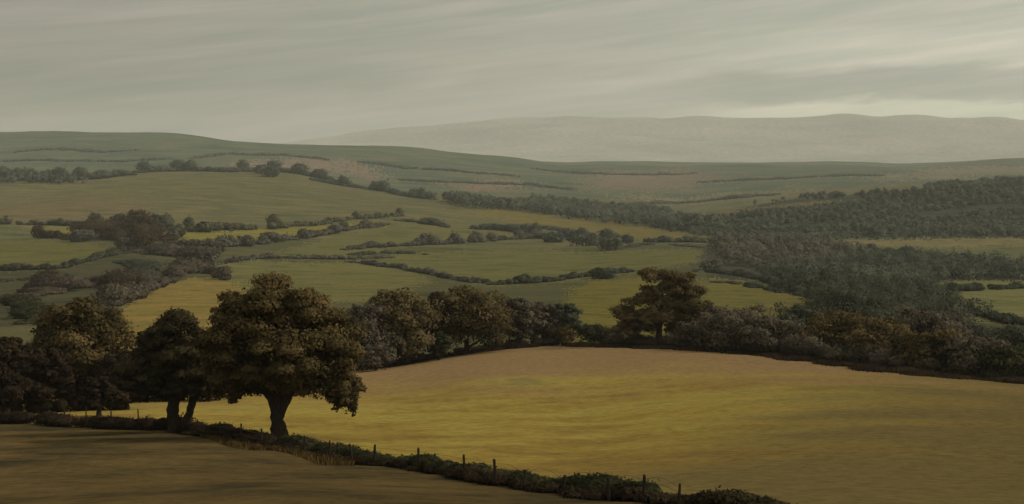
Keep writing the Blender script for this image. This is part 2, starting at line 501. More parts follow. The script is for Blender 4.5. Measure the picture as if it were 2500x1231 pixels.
# boundaries wander, and far ones fray where no hedge holds them
_fr = np.random.default_rng(8).normal(size=(2,) + FXc.shape)
_far = np.clip((FYc - 2300) / 600, 0, 1)
_mid = np.clip((FYc - 300) / 200, 0, 1)
FPX_ = FPX_ + 6.0 * np.sin(FYc * 0.043 + FXc * 0.02) + 4.0 * np.sin(FYc * 0.11 - FXc * 0.07) + _fr[0] * (1.0 + 13 * _mid + 18 * _far)
FPY_ = FPY_ + 2.0 * np.sin(FXc * 0.031 + FYc * 0.01) + _far * (4 * np.sin(FXc * 0.011) + 3 * np.sin(FXc * 0.027 + 1) + 2.0 * _fr[1]) + 2.6 * _mid * _fr[1]


def inside(poly, X, Y):
    r = np.zeros(X.shape, bool)
    p = np.array(poly, float); n = len(p); j = n - 1
    for i in range(n):
        xi, yi = p[i]; xj, yj = p[j]
        c = ((yi > Y) != (yj > Y)) & (X < (xj - xi) * (Y - yi) / ((yj - yi) if yj != yi else 1e-9) + xi)
        r ^= c
        j = i
    return r


# name, label, material colours, distance range, outline (bearing, level)
FIELDS = [
    ('yellow_field', 'small deep yellow field showing between the left trees', dict(c=alb(128, 108, 52), patch=30), (255, 900),
     [(255, 860), (275, 770), (330, 725), (420, 688), (530, 676), (590, 700), (600, 860)]),
    ('pale_meadow', 'pale grey green meadow behind the big oak', dict(c=alb(108, 101, 54), patch=45), (300, 1100),
     [(530, 676), (545, 645), (620, 636), (860, 640), (1010, 662), (1050, 690), (880, 740), (590, 740)]),
    ('lit_meadow', 'bright yellow green meadow beyond the gap in the tree row', dict(c=alb(108, 98, 44), patch=30), (240, 900),
     [(1380, 850), (1385, 720), (1440, 690), (1560, 676), (1640, 700), (1640, 850)]),
    ('sunny_meadow', 'yellow green meadow right of the brown topped tree', dict(c=alb(110, 100, 48), patch=35), (240, 1100),
     [(1640, 850), (1700, 700), (1740, 676), (1880, 688), (1990, 735), (1960, 790), (1900, 850)]),
    ('sloping_meadow', 'yellow green meadow at the right edge above the hedge', dict(c=alb(118, 112, 62), patch=40), (240, 1100),
     [(2220, 700), (2330, 685), (2700, 690), (2700, 800), (2400, 790), (2300, 745)]),
    ('broad_pasture', 'broad olive pasture in the middle of the valley', dict(c=alb(104, 99, 52), patch=60), (380, 1400),
     [(870, 640), (1000, 618), (1250, 604), (1440, 616), (1720, 606), (1700, 640), (1540, 668), (1390, 690), (1180, 700), (1000, 664)]),
    ('long_pasture', 'long olive pasture above the curving hedge', dict(c=alb(104, 98, 52), patch=60), (700, 1700),
     [(640, 622), (900, 560), (1000, 545), (1140, 552), (1300, 566), (1060, 592), (900, 622), (760, 630)]),
    ('tan_strip', 'narrow tan yellow strip of field under the wooded ridge', dict(c=alb(116, 102, 50), patch=40), (900, 2600),
     [(1100, 508), (1250, 512), (1420, 540), (1620, 560), (1740, 582), (1600, 588), (1420, 572), (1250, 540)]),
    ('bright_strip', 'bright yellow strip of field between two left hedges', dict(c=alb(126, 114, 50), patch=40), (700, 1700),
     [(410, 570), (560, 562), (760, 552), (900, 540), (940, 548), (800, 565), (640, 578), (560, 588), (430, 590)]),
    ('light_patch', 'small bright grass patch left of the dark valley tree', dict(c=alb(116, 108, 50), patch=30), (700, 1700),
     [(70, 556), (270, 552), (300, 572), (90, 578)]),
    ('left_pasture', 'green pasture at the left edge below the dark hedge', dict(c=alb(98, 92, 46), patch=45), (500, 1400),
     [(-60, 582), (110, 585), (280, 606), (250, 632), (140, 654), (-60, 662)]),
    ('dark_pasture', 'dark green pasture below the curving left hedge', dict(c=alb(76, 72, 44), patch=45), (300, 1000),
     [(-60, 662), (150, 656), (290, 620), (440, 640), (480, 664), (400, 692), (300, 730), (180, 790), (-60, 800)]),
    ('brown_slope', 'brownish grass slope on the left hillside', dict(c=alb(108, 95, 58), patch=70), (1100, 2700),
     [(-80, 520), (60, 492), (200, 476), (330, 490), (370, 510), (260, 534), (40, 545), (-80, 545)]),
    ('rough_strip', 'tan strip of field along the foot of the dark wood', dict(c=alb(126, 112, 66), patch=40), (700, 1500),
     [(2030, 582), (2300, 584), (2700, 578), (2700, 604), (2300, 602), (2100, 600)]),
    ('green_meadow', 'green meadow below the dark wood at the right edge', dict(c=alb(104, 101, 58), patch=45), (600, 1500),
     [(1930, 588), (2060, 586), (2120, 600), (2700, 604), (2700, 664), (2350, 656), (2150, 630)]),
    ('hill_strip', 'tan strip of field among the trees of the right wooded hill', dict(c=alb(118, 102, 60), patch=40), (1150, 2080),
     [(1700, 526), (1840, 508), (2000, 490), (2100, 485), (2000, 499), (1860, 516), (1740, 530)]),
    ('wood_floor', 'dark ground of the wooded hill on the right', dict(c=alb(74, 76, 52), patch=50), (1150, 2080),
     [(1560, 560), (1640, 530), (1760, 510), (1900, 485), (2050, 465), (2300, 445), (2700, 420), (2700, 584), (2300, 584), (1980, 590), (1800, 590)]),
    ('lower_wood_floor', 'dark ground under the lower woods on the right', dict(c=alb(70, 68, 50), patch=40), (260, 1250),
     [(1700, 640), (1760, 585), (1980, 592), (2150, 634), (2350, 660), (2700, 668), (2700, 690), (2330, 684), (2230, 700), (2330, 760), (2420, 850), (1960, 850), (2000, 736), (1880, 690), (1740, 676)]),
    ('heath_patch', 'pinkish brown patch of grass on the left hill', dict(c=alb(128, 108, 78), patch=80), (2500, 5200),
     [(520, 412), (610, 390), (760, 384), (900, 410), (960, 440), (820, 428), (640, 404)]),
    ('pink_patch', 'pinkish field low on the middle hill', dict(c=alb(126, 106, 76), patch=80), (2300, 5200),
     [(1060, 446), (1180, 436), (1290, 446), (1310, 462), (1150, 462)]),
    ('russet_patch', 'russet patch of grass on the middle hill', dict(c=alb(118, 102, 72), patch=80), (2300, 5600),
     [(1430, 440), (1500, 412), (1680, 416), (1780, 440), (1620, 462), (1440, 470)]),
    ('tan_field', 'long tan field below the right hand moor', dict(c=alb(122, 108, 70), patch=80), (2000, 5600),
     [(1500, 480), (1700, 476), (1880, 464), (2020, 458), (1900, 476), (1720, 490), (1560, 500)]),
    ('pale_top', 'pale tan field near the top of the right hill', dict(c=alb(122, 112, 78), patch=80), (2000, 5600),
     [(2100, 428), (2300, 414), (2460, 402), (2700, 398), (2700, 428), (2400, 430), (2180, 440)]),
]
idg = np.full(FXc.shape, -1, int)
for k, (nm, lb, mt, (d0, d1), poly) in enumerate(FIELDS):
    hit = inside(poly, FPX_, FPY_) & (FYc >= d0) & (FYc <= d1) & (idg < 0)
    idg[hit] = k
# the larger sheets
pxw = FXc / FYc * FPX + 1250.0
hd, rd = HEDGE_D(pxw), ROW_D(pxw)
base = np.full(FXc.shape, 100)                         # valley
base[FYc < rd] = 101                                   # golden field
base[FYc < hd] = 102                                   # near field
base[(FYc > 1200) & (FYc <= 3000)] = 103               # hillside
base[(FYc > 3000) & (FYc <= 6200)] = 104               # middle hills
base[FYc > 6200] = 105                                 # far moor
idg[FYc < rd] = -1
idg = np.where(idg >= 0, idg, base)

# the golden field has its own colouring: yellow in the middle, reddish dry grass towards its far edge
def golden_mat():
    m, n, l = new_mat('golden_grass')
    out = n.new('ShaderNodeOutputMaterial')
    geo = n.new('ShaderNodeNewGeometry')
    mp = n.new('ShaderNodeMapping'); mp.inputs['Rotation'].default_value = (0, 0, math.radians(-14)); mp.inputs['Scale'].default_value = (0.65, 1.15, 1)
    l.new(geo.outputs['Position'], mp.inputs['Vector'])
    big = N(n, 'ShaderNodeTexNoise', i_Scale=0.05, i_Detail=8.0, i_Roughness=0.66, i_Distortion=0.25)
    l.new(mp.outputs[0], big.inputs['Vector'])
    mp2 = n.new('ShaderNodeMapping'); mp2.inputs['Rotation'].default_value = (0, 0, math.radians(-9)); mp2.inputs['Scale'].default_value = (0.75, 1.2, 1); mp2.inputs['Location'].default_value = (11, 4, 0)
    l.new(geo.outputs['Position'], mp2.inputs['Vector'])
    str_ = N(n, 'ShaderNodeTexNoise', i_Scale=0.10, i_Detail=8.0, i_Roughness=0.68, i_Distortion=0.15); l.new(mp2.outputs[0], str_.inputs['Vector'])
    bm = N(n, 'ShaderNodeMix', data_type='FLOAT'); bm.inputs['Factor'].default_value = 0.45
    l.new(big.outputs['Fac'], bm.inputs['A']); l.new(str_.outputs['Fac'], bm.inputs['B'])
    rp = ramp(n, [(0.36, alb(100, 80, 43)), (0.44, alb(118, 95, 43)), (0.50, alb(130, 109, 47)), (0.56, alb(136, 118, 52)), (0.63, alb(108, 99, 50))])
    l.new(bm.outputs['Result'], rp.inputs[0])
    sep = n.new('ShaderNodeSeparateXYZ'); l.new(geo.outputs['Position'], sep.inputs[0])
    # reddish bents grow towards the far and right side
    ma = N(n, 'ShaderNodeMath', operation='MULTIPLY'); ma.inputs[1].default_value = 0.42; l.new(sep.outputs['X'], ma.inputs[0])
    ad = N(n, 'ShaderNodeMath', operation='ADD'); l.new(ma.outputs[0], ad.inputs[0]); l.new(sep.outputs['Y'], ad.inputs[1])
    nz = N(n, 'ShaderNodeTexNoise', i_Scale=0.035, i_Detail=5.0, i_Roughness=0.65); l.new(mp.outputs[0], nz.inputs['Vector'])
    mn = N(n, 'ShaderNodeMath', operation='MULTIPLY_ADD'); mn.inputs[1].default_value = 150.0; l.new(nz.outputs['Fac'], mn.inputs[0]); l.new(ad.outputs[0], mn.inputs[2])
    mr = N(n, 'ShaderNodeMapRange', interpolation_type='SMOOTHSTEP')
    mr.inputs['From Min'].default_value = 205.0; mr.inputs['From Max'].default_value = 270.0
    l.new(mn.outputs[0], mr.inputs['Value'])
    mx = N(n, 'ShaderNodeMix', data_type='RGBA'); l.new(mr.outputs[0], mx.inputs['Factor']); l.new(rp.outputs[0], mx.inputs['A'])
    mx.inputs['B'].default_value = (*alb(122, 97, 60), 1)
    # browner, shorter growth on the near right
    m2 = N(n, 'ShaderNodeMath', operation='MULTIPLY_ADD'); m2.inputs[1].default_value = -0.55; l.new(sep.outputs['Y'], m2.inputs[0]); l.new(sep.outputs['X'], m2.inputs[2])
    m3 = N(n, 'ShaderNodeMath', operation='MULTIPLY_ADD'); m3.inputs[1].default_value = 90.0; l.new(big.outputs['Fac'], m3.inputs[0]); l.new(m2.outputs[0], m3.inputs[2])
    mr2 = N(n, 'ShaderNodeMapRange', interpolation_type='SMOOTHSTEP')
    mr2.inputs['From Min'].default_value = -8.0; mr2.inputs['From Max'].default_value = 22.0
    l.new(m3.outputs[0], mr2.inputs['Value'])
    mx2 = N(n, 'ShaderNodeMix', data_type='RGBA'); l.new(mr2.outputs[0], mx2.inputs['Factor']); l.new(mx.outputs['Result'], mx2.inputs['A'])
    mx2.inputs['B'].default_value = (*alb(98, 83, 45), 1)
    sm = N(n, 'ShaderNodeTexNoise', i_Scale=1.1, i_Detail=9.0, i_Roughness=0.78); l.new(geo.outputs['Position'], sm.inputs['Vector'])
    rs = ramp(n, [(0.36, (0.66, 0.66, 0.62)), (0.5, (1, 1, 1)), (0.64, (1.26, 1.24, 1.16))]); l.new(sm.outputs['Fac'], rs.inputs[0])
    fx = N(n, 'ShaderNodeMix', data_type='RGBA', blend_type='MULTIPLY'); fx.inputs['Factor'].default_value = 0.8
    l.new(mx2.outputs['Result'], fx.inputs['A']); l.new(rs.outputs[0], fx.inputs['B'])
    b = N(n, 'ShaderNodeBump', i_Strength=0.3, i_Distance=0.3); l.new(sm.outputs['Fac'], b.inputs['Height'])
    d = N(n, 'ShaderNodeBsdfDiffuse', i_Roughness=0.8)
    l.new(fx.outputs['Result'], d.inputs['Color']); l.new(b.outputs[0], d.inputs['Normal']); l.new(d.outputs[0], out.inputs['Surface'])
    return m


GOLD = golden_mat()
NEARM = field_mat('near_grass', alb(73, 60, 33), alb(50, 45, 27), alb(86, 69, 37), patch=9.0, fine=0.8, streak=(math.radians(20), 1.4), bump=0.5)
SHEETS = {
    100: ('valley', 'olive green valley floor between the fields', field_mat('valley_grass', alb(74, 71, 43), patch=40, fine=2.2, streak=(0.2, 2.0))),
    101: ('golden_field', 'large golden yellow hay field beyond the fence', GOLD),
    102: ('near_field', 'dark brown grass slope in the foreground', NEARM),
    103: ('hillside', 'olive green pasture hillside across the valley', field_mat('hillside_grass', alb(86, 82, 49), alb(66, 70, 44), alb(104, 91, 55), patch=60, fine=5, streak=(0.1, 2.4))),
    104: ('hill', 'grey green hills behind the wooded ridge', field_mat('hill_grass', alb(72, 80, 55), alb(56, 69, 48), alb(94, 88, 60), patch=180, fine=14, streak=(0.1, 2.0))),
    105: ('moor', 'pale hazy moor along the skyline', field_mat('hazed_moor_heath', alb(154, 149, 127), alb(144, 141, 120), alb(163, 156, 132), patch=600, fine=30)),  # moor colour lightened to carry distance haze the thin air lacks
}


def land_piece(name, sel, mat):
    ii, jj = np.nonzero(sel)
    v00 = ii * nd + jj; v10 = (ii + 1) * nd + jj; v11 = (ii + 1) * nd + jj + 1; v01 = ii * nd + jj + 1
    f = np.stack([v00, v10, v11, v01], 1)
    uq, inv = np.unique(f.ravel(), return_inverse=True)
    V = np.stack([GX.ravel()[uq], GY.ravel()[uq], GZ.ravel()[uq]], 1)
    me = mesh_np(name, V, inv.reshape(-1, 4), mat, smooth=True, normals=NRM.reshape(-1, 3)[uq])
    return link(bpy.data.objects.new(name, me))


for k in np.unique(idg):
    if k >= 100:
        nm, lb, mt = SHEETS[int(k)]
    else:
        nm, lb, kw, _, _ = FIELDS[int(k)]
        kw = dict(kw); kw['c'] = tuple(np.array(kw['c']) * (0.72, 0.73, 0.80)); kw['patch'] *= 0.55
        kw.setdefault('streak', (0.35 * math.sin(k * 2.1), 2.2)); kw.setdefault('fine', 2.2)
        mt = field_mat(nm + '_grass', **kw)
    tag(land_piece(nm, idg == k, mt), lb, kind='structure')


# ------------------------------------------------------------------ foliage
def unit(v):
    return v / np.maximum(np.linalg.norm(v, axis=-1, keepdims=True), 1e-9)


def leaf_mesh(name, P, Nn, size, mat, rnd=None, rg=rng, out=None):
    """one small bent four-sided leaf spray at each point"""
    n = len(P)
    t = unit(np.cross(Nn, rg.normal(size=(n, 3))))
    b = np.cross(Nn, t)
    s = np.asarray(size)[:, None] * rg.uniform(0.6, 1.35, (n, 1))
    w = s * rg.uniform(0.45, 0.8, (n, 1))
    fold = Nn * s * rg.uniform(-0.3, 0.05, (n, 1))
    V = np.stack([P - t * s * 0.6, P - b * w * 0.6 + fold, P + t * s * 0.6, P + b * w * 0.6 + fold * 0.5], 1).reshape(-1, 3)
    F = np.arange(n * 4).reshape(-1, 4)
    if rnd is None:
        rnd = rg.uniform(0, 1, n)
    nrm = Nn if out is None else unit(0.78 * out + 0.30 * Nn)
    return mesh_np(name, V, F, mat, rnd=rnd, nrm=nrm)


def blob_points(blobs, n, rg, depth=0.45, jitter=0.55, under=0.45):
    """points through the shells of many ellipsoids: (cx,cy,cz,rx,ry,rz)"""
    B = np.asarray(blobs, float)
    area = (B[:, 3] * B[:, 4] + B[:, 3] * B[:, 5] + B[:, 4] * B[:, 5])
    k = rg.choice(len(B), n, p=area / area.sum())
    d = unit(rg.normal(size=(n, 3)))
    d[:, 2] = np.where((d[:, 2] < 0) & (rg.uniform(size=n) > under), -d[:, 2], d[:, 2])
    r = 1.0 - depth * rg.uniform(0, 1, (n, 1)) ** 1.6
    r *= 1.0 + 0.12 * rg.normal(size=(n, 1))
    r = np.where(rg.uniform(size=(n, 1)) < 0.07, r * rg.uniform(1.05, 1.4, (n, 1)), r)
    P = B[k, :3] + d * B[k, 3:] * r
    outw = unit(d / B[k, 3:])
    nn = unit(outw + jitter * rg.normal(size=(n, 3)))
    return P, nn, k, outw


def clumped(main, rg, per=12, lo=0.22, hi=0.52, flat=0.72):
    """break each main mass into boughs that stand out from it"""
    out = []
    for cx, cy, cz, rx, ry, rz in main:
        out.append((cx, cy, cz, rx * 0.78, ry * 0.78, rz * 0.78))
        for _ in range(per):
            d = unit(rg.normal(size=3))
            if d[2] < -0.5: d[2] = -d[2]
            f = rg.uniform(lo, hi); q = rg.uniform(0.60, 0.98)
            m = (rx + ry + rz) / 3
            out.append((cx + d[0] * rx * q, cy + d[1] * ry * q, cz + d[2] * rz * q, m * f * rg.uniform(0.9, 1.3), m * f * rg.uniform(0.9, 1.3), m * f * flat))
    return out


def tube(points, radii, seg=9, rg=rng, rough=0.08):
    P = np.asarray(points, float); R = np.asarray(radii, float)
    # resample
    t = np.linspace(0, len(P) - 1, (len(P) - 1) * 4 + 1)
    i = np.minimum(t.astype(int), len(P) - 2); a = t - i
    pm = np.vstack([2 * P[0] - P[1], P, 2 * P[-1] - P[-2]])
    p0, p1, p2, p3 = pm[i], pm[i + 1], pm[i + 2], pm[i + 3]
    a_ = a[:, None]
    C = 0.5 * ((2 * p1) + (-p0 + p2) * a_ + (2 * p0 - 5 * p1 + 4 * p2 - p3) * a_ ** 2 + (-p0 + 3 * p1 - 3 * p2 + p3) * a_ ** 3)
    r = np.interp(t, np.arange(len(R)), R)
    T = unit(np.gradient(C, axis=0))
    ref = np.where(np.abs(T[:, 2:3]) > 0.9, np.array([[1.0, 0, 0]]), np.array([[0, 0, 1.0]]))
    A = unit(np.cross(T, ref)); Bv = np.cross(T, A)
    for q in range(1, len(A)):                       # keep the rings from twisting
        A[q] = A[q - 1] - T[q] * np.dot(A[q - 1], T[q]); A[q] /= np.linalg.norm(A[q]); Bv[q] = np.cross(T[q], A[q])
    ang = np.linspace(0, 2 * math.pi, seg, endpoint=False)
    rr = r[:, None] * (1 + rough * rg.normal(size=(len(r), seg)))
    V = C[:, None, :] + rr[..., None] * (np.cos(ang)[None, :, None] * A[:, None, :] + np.sin(ang)[None, :, None] * Bv[:, None, :])
    n = len(C)
    F = []
    for q in range(n - 1):
        for s in range(seg):
            F.append((q * seg + s, q * seg + (s + 1) % seg, (q + 1) * seg + (s + 1) % seg, (q + 1) * seg + s))
    V = V.reshape(-1, 3)
    V = np.vstack([V, C[:1], C[-1:]])
    tri = []
    for s in range(seg):
        tri.append((len(V) - 2, (s + 1) % seg, s, s)); tri.append((len(V) - 1, (n - 1) * seg + s, (n - 1) * seg + (s + 1) % seg, (n - 1) * seg + (s + 1) % seg))
    return V, F, tri


def tube_obj(name, points, radii, mat, parent, seg=9, rg=rng, rough=0.08):
    V, F, tri = tube(points, radii, seg, rg, rough)
    me = bpy.data.meshes.new(name)
    me.from_pydata(V.tolist(), [], [tuple(f) for f in F] + [t[:3] for t in tri])
    for p in me.polygons: p.use_smooth = True
    me.materials.append(mat)
    return link(bpy.data.objects.new(name, me), parent)


def big_tree(name, label, cat, px, d, main, n_leaf, leaf, mat, trunk, limbs, seed, per=13, drop=None, group=None, base=None, under=0.45, jitter=0.38):
    """main masses and limbs are given in metres from the foot of the trunk (x right, y away, z up)"""
    rg = np.random.default_rng(seed)
    g = at(px, d) if base is None else base
    root = empty(name, g)
    tag(root, label, cat, group)
    for k, (pts, rad) in enumerate(trunk):
        tr = tube_obj('trunk', pts, rad, BARK, root, seg=12, rg=rg, rough=0.10)
        stem = tr if k == 0 else stem
    for pts, rad in limbs:
        tube_obj('limb', pts, rad, BARK, stem, seg=8, rg=rg, rough=0.06)
    bl = clumped(main, rg, per)
    P, Nn, k, ow = blob_points(bl, n_leaf, rg, under=under, jitter=jitter)
    kr = rg.uniform(0, 1, len(bl))
    rnd = np.clip(0.72 * kr[k] + 0.28 * rg.uniform(0, 1, n_leaf), 0, 1)
    if drop is not None:
        keep = drop(P, rg); P, Nn, rnd, ow = P[keep], Nn[keep], rnd[keep], ow[keep]
    me = leaf_mesh('crown', P, Nn, np.full(len(P), leaf), LEAF[mat], rnd, rg, ow)
    link(bpy.data.objects.new('crown', me), root)
    return root


# ---- the big oak beside the fence (crown about 11 m wide, 12 m tall)
oak_main = [
    (-0.6, 0.0, 9.6, 2.6, 2.6, 2.2), (1.6, 0.3, 9.2, 2.4, 2.4, 1.9), (-3.0, 0.2, 9.0, 1.9, 2.2, 1.6),
    (3.6, 0.2, 7.4, 2.1, 2.4, 1.9), (0.4, -1.6, 7.2, 3.2, 2.2, 2.2), (-3.3, -0.4, 6.6, 2.0, 2.4, 1.9),
    (4.5, 0.0, 5.3, 1.5, 2.0, 1.7), (2.0, -1.0, 5.2, 2.6, 2.4, 1.5), (-2.4, 0.6, 5.0, 2.5, 2.4, 1.4),
    (-4.2, 0.4, 4.6, 1.3, 1.8, 1.0), (0.2, 1.8, 7.4, 3.4, 2.0, 2.4),
    (4.8, 0.3, 4.0, 1.0, 1.1, 1.1), (3.4, 0.2, 4.1, 1.1, 1.2, 0.9), (-2.4, 0.3, 3.9, 1.5, 1.3, 0.7), (5.1, 0.4, 3.0, 0.55, 0.6, 0.9), (4.3, 0.2, 3.2, 0.5, 0.6, 0.7), (-3.9, 0.2, 3.8, 0.9, 1.0, 0.6), (5.4, 0.3, 6.4, 0.9, 1.2, 1.2), (-0.6, -0.9, 4.3, 2.0, 1.2, 0.9), (1.6, -0.6, 4.0, 1.6, 1.4, 0.9), (5.0, 0.2, 2.5, 0.45, 0.5, 0.9), (5.5, 0.3, 2.2, 0.3, 0.4, 0.8), (4.3, 0.1, 2.5, 0.3, 0.4, 0.6), (-3.4, 0.2, 3.0, 0.7, 0.7, 0.5), (5.8, 0.2, 3.6, 0.5, 0.7, 0.9), (3.8, 0.3, 3.1, 0.5, 0.6, 0.6), (-1.8, 0.4, 3.6, 1.2, 0.9, 0.7), (-3.2, 0.2, 3.6, 1.4, 1.2, 0.8), (3.0, -0.4, 3.7, 1.4, 1.2, 0.8), (4.6, -0.2, 3.3, 0.9, 0.9, 0.8), (-4.6, 0.2, 5.6, 1.2, 1.6, 1.2), (0.6, -0.8, 3.9, 1.2, 0.9, 0.6),
]
oak_trunk = [([(0.15, 0, -0.5), (0.05, 0, 0.35), (-0.1, 0, 1.4), (-0.15, 0.05, 2.6), (-0.1, 0.1, 3.8), (0.1, 0.1, 5.2), (0.3, 0.1, 7.2)],
              [0.95, 0.64, 0.47, 0.45, 0.46, 0.40, 0.22])]
oak_limbs = [
    ([(-0.2, 0, 2.3), (-0.7, 0, 3.3), (-1.8, 0.2, 4.4), (-3.2, 0.2, 5.4)], [0.40, 0.34, 0.24, 0.10]),
    ([(0.1, 0, 1.9), (0.55, 0, 2.9), (1.2, 0, 3.9), (2.6, -0.1, 5.0), (4.1, 0, 5.6)], [0.34, 0.36, 0.32, 0.22, 0.09]),
    ([(0.0, 0.1, 3.6), (0.9, -0.3, 5.2), (2.0, -0.2, 6.9), (3.2, 0.1, 8.0)], [0.36, 0.28, 0.18, 0.07]),
    ([(-0.1, 0.1, 3.8), (-1.2, 0.2, 5.8), (-2.3, 0.2, 7.6), (-2.9, 0.2, 9.0)], [0.34, 0.26, 0.16, 0.06]),
    ([(0.1, 0.1, 4.6), (0.1, 1.2, 6.0), (0.2, 2.0, 7.8)], [0.30, 0.20, 0.08]),
]
big_tree('oak_tree', 'largest spreading oak with a thick dark trunk beside the fence', 'tree', 675, 104, oak_main, 115000, 0.2, 'olive', oak_trunk, oak_limbs, 11)

# ---- the smaller, leaning twin-stemmed oak to its left
small_main = [
    (0.2, 0, 8.2, 1.9, 2.0, 1.3), (-1.6, 0, 7.2, 1.5, 1.8, 1.2), (1.7, 0.2, 7.0, 1.6, 1.8, 1.3), (0, -0.8, 6.0, 2.6, 1.8, 1.4),
    (-2.6, 0.1, 5.2, 1.9, 1.8, 1.3), (2.2, 0, 5.0, 1.9, 2.0, 1.4), (-0.4, 0.2, 4.4, 2.6, 2.0, 1.1), (-3.4, 0.2, 3.9, 1.6, 1.6, 0.8), (2.8, 0.2, 3.6, 1.1, 1.2, 0.8), (0.4, 0, 3.6, 1.6, 1.4, 0.6), (-2.2, 0, 3.3, 1.6, 1.2, 0.8), (1.6, -0.2, 3.3, 1.5, 1.2, 0.8), (-0.6, -0.4, 3.3, 1.4, 1.0, 0.6), (3.0, 0.2, 5.8, 1.2, 1.4, 1.2),
]
small_trunk = [([(-0.1, 0, -0.5), (-0.2, 0, 0.3), (-0.35, 0, 1.5), (-0.2, 0, 2.8), (0.0, 0, 4.6), (0.1, 0, 6.6)], [0.8, 0.62, 0.46, 0.44, 0.32, 0.12]),
               ([(0.25, -0.1, -0.5), (0.45, -0.1, 0.3), (0.9, -0.1, 1.3), (1.25, 0, 2.6), (1.5, 0.1, 4.4), (1.7, 0.2, 6.2)], [0.5, 0.40, 0.32, 0.30, 0.20, 0.08])]
small_limbs = [([(-0.3, 0, 2.4), (-1.2, 0, 3.4), (-2.6, 0.1, 4.2), (-3.4, 0.1, 4.6)], [0.26, 0.22, 0.14, 0.06]),
               ([(1.2, 0, 2.4), (2.0, 0, 3.6), (2.6, 0, 4.8)], [0.22, 0.16, 0.06])]
big_tree('oak_tree', 'smaller twin stemmed oak left of the largest oak', 'tree', 425, 112, small_main, 76000, 0.2, 'umber', small_trunk, small_limbs, 12)

# ---- trees of the dark group at the left edge
def grown(w, h, base_h, rg, masses=9, lean=0.0):
    """a rounded broadleaf crown of width w and height h, with its stem and boughs"""
    main = []
    for i in range(masses):
        a0 = rg.uniform(0, 2 * math.pi); t = (i + 0.5) / masses
        zc = base_h + (h - base_h) * (0.16 + 0.66 * t)
        prof = math.sin(math.pi * min(0.93, 0.34 + 0.56 * t)) ** 0.7
        rad = w * 0.5 * prof
        for a in (a0, a0 + math.pi + rg.uniform(-0.5, 0.5)):
            q = rg.uniform(0.36, 0.62) * rad
            s = max(0.45, rad * rg.uniform(0.44, 0.60))
            main.append((math.cos(a) * q + lean * zc, math.sin(a) * q, zc, s * 1.1, s * 1.1, s * rg.uniform(0.65, 0.9)))
    r0 = 0.028 * h + 0.05
    trunk = [([(0, 0, -0.5), (0.02, 0, 0.3), (0.1 * rg.normal(), 0.1 * rg.normal(), base_h + 0.8), (0.1 * rg.normal() + lean * h * .5, 0.1 * rg.normal(), h * 0.55), (lean * h * .8, 0, h * 0.82)],
              [r0 * 2.0, r0 * 1.35, r0, r0 * 0.6, r0 * 0.2])]
    limbs = []
    for i in range(4):
        a = i * 1.6 + rg.uniform(-0.4, 0.4); z0 = base_h + 0.3 + 0.12 * h * i * 0.6
        l_ = w * rg.uniform(0.25, 0.36)
        limbs.append(([(0, 0, z0), (math.cos(a) * l_ * 0.45, math.sin(a) * l_ * 0.45, z0 + h * 0.10), (math.cos(a) * l_, math.sin(a) * l_, z0 + h * 0.22)], [r0 * 0.55, r0 * 0.36, r0 * 0.12]))
    return main, trunk, limbs


def round_tree(name, label, cat, px, d, w_px, top_py, n_leaf, leaf, mat, seed, base_frac=0.18, masses=10, per=9, group=None, lean=0.0, under=0.45):
    rg = np.random.default_rng(seed)
    g = at(px, d)
    h = (EYE + float(slope_of(top_py)) * d) - g[2]
    w = w_px / FPX * d
    main, trunk, limbs = grown(w, h * 0.97, h * base_frac, rg, masses, lean)
    return big_tree(name, label, cat, px, d, main, n_leaf, leaf, mat, trunk, limbs, seed + 100, per=per, group=group, under=under)


LG = 'dark trees at the left edge'
round_tree('field_tree', 'broad crowned brown tree standing left of the twin stemmed oak', 'tree', 190, 150, 250, 698, 40000, 0.3, 'olive', 21, 0.14, 12)
round_tree('field_tree', 'dark tree cut by the left edge of the picture', 'tree', 5, 136, 130, 782, 20000, 0.3, 'dark', 22, 0.06, 8)
round_tree('field_tree', 'low dark tree between the left edge and the broad crowned brown tree', 'tree', 105, 142, 130, 822, 17000, 0.3, 'dark', 23, 0.06, 8)
round_tree('field_tree', 'low dark tree in front of the gap left of the twin stemmed oak', 'tree', 300, 146, 170, 838, 18000, 0.3, 'dark', 24, 0.10, 8)
round_tree('hawthorn_bush', 'small black looking bush under the left trees', 'bush', 232, 134, 90, 905, 6000, 0.26, 'dark', 25, 0.14, 6)

# ---- the row of trees along the far side of the golden field
RG = 'tree row beyond the golden field'
def row_tree(*a, **k):
    a = list(a); a[5] = a[5] * 1.36; a[7] = int(a[7] * 1.2)
    return round_tree(*a, group=RG, **k)
row_tree('row_tree', 'dark tree touching the right side of the largest oak', 'tree', 892, 206, 110, 718, 9000, 0.36, 'plum', 31, 0.10, 9)
row_tree('row_tree', 'tall rounded olive brown tree right of the largest oak', 'tree', 972, 212, 165, 686, 17000, 0.36, 'bronze', 32, 0.06, 12)
row_tree('row_tree', 'dark green tree wedged between the two rounded brown trees', 'tree', 1065, 222, 110, 688, 9000, 0.36, 'dark', 33, 0.08, 9)
row_tree('row_tree', 'tall rounded tree with pale grey brown right side', 'tree', 1140, 219, 160, 684, 16000, 0.36, 'olive', 34, 0.06, 12)
row_tree('hawthorn_bush', 'small pale green bush at the foot of the dark green tree', 'bush', 1070, 212, 55, 800, 3000, 0.3, 'green', 35, 0.05, 5)
row_tree('hawthorn_bush', 'low dark bush at the foot of the tree beside the largest oak', 'bush', 915, 199, 80, 838, 4000, 0.3, 'plum', 36, 0.05, 6)
row_tree('row_tree', 'squat dark tree with an uneven top left of the grey bushes', 'tree', 1262, 228, 95, 708, 9000, 0.36, 'plum', 37, 0.06, 9)
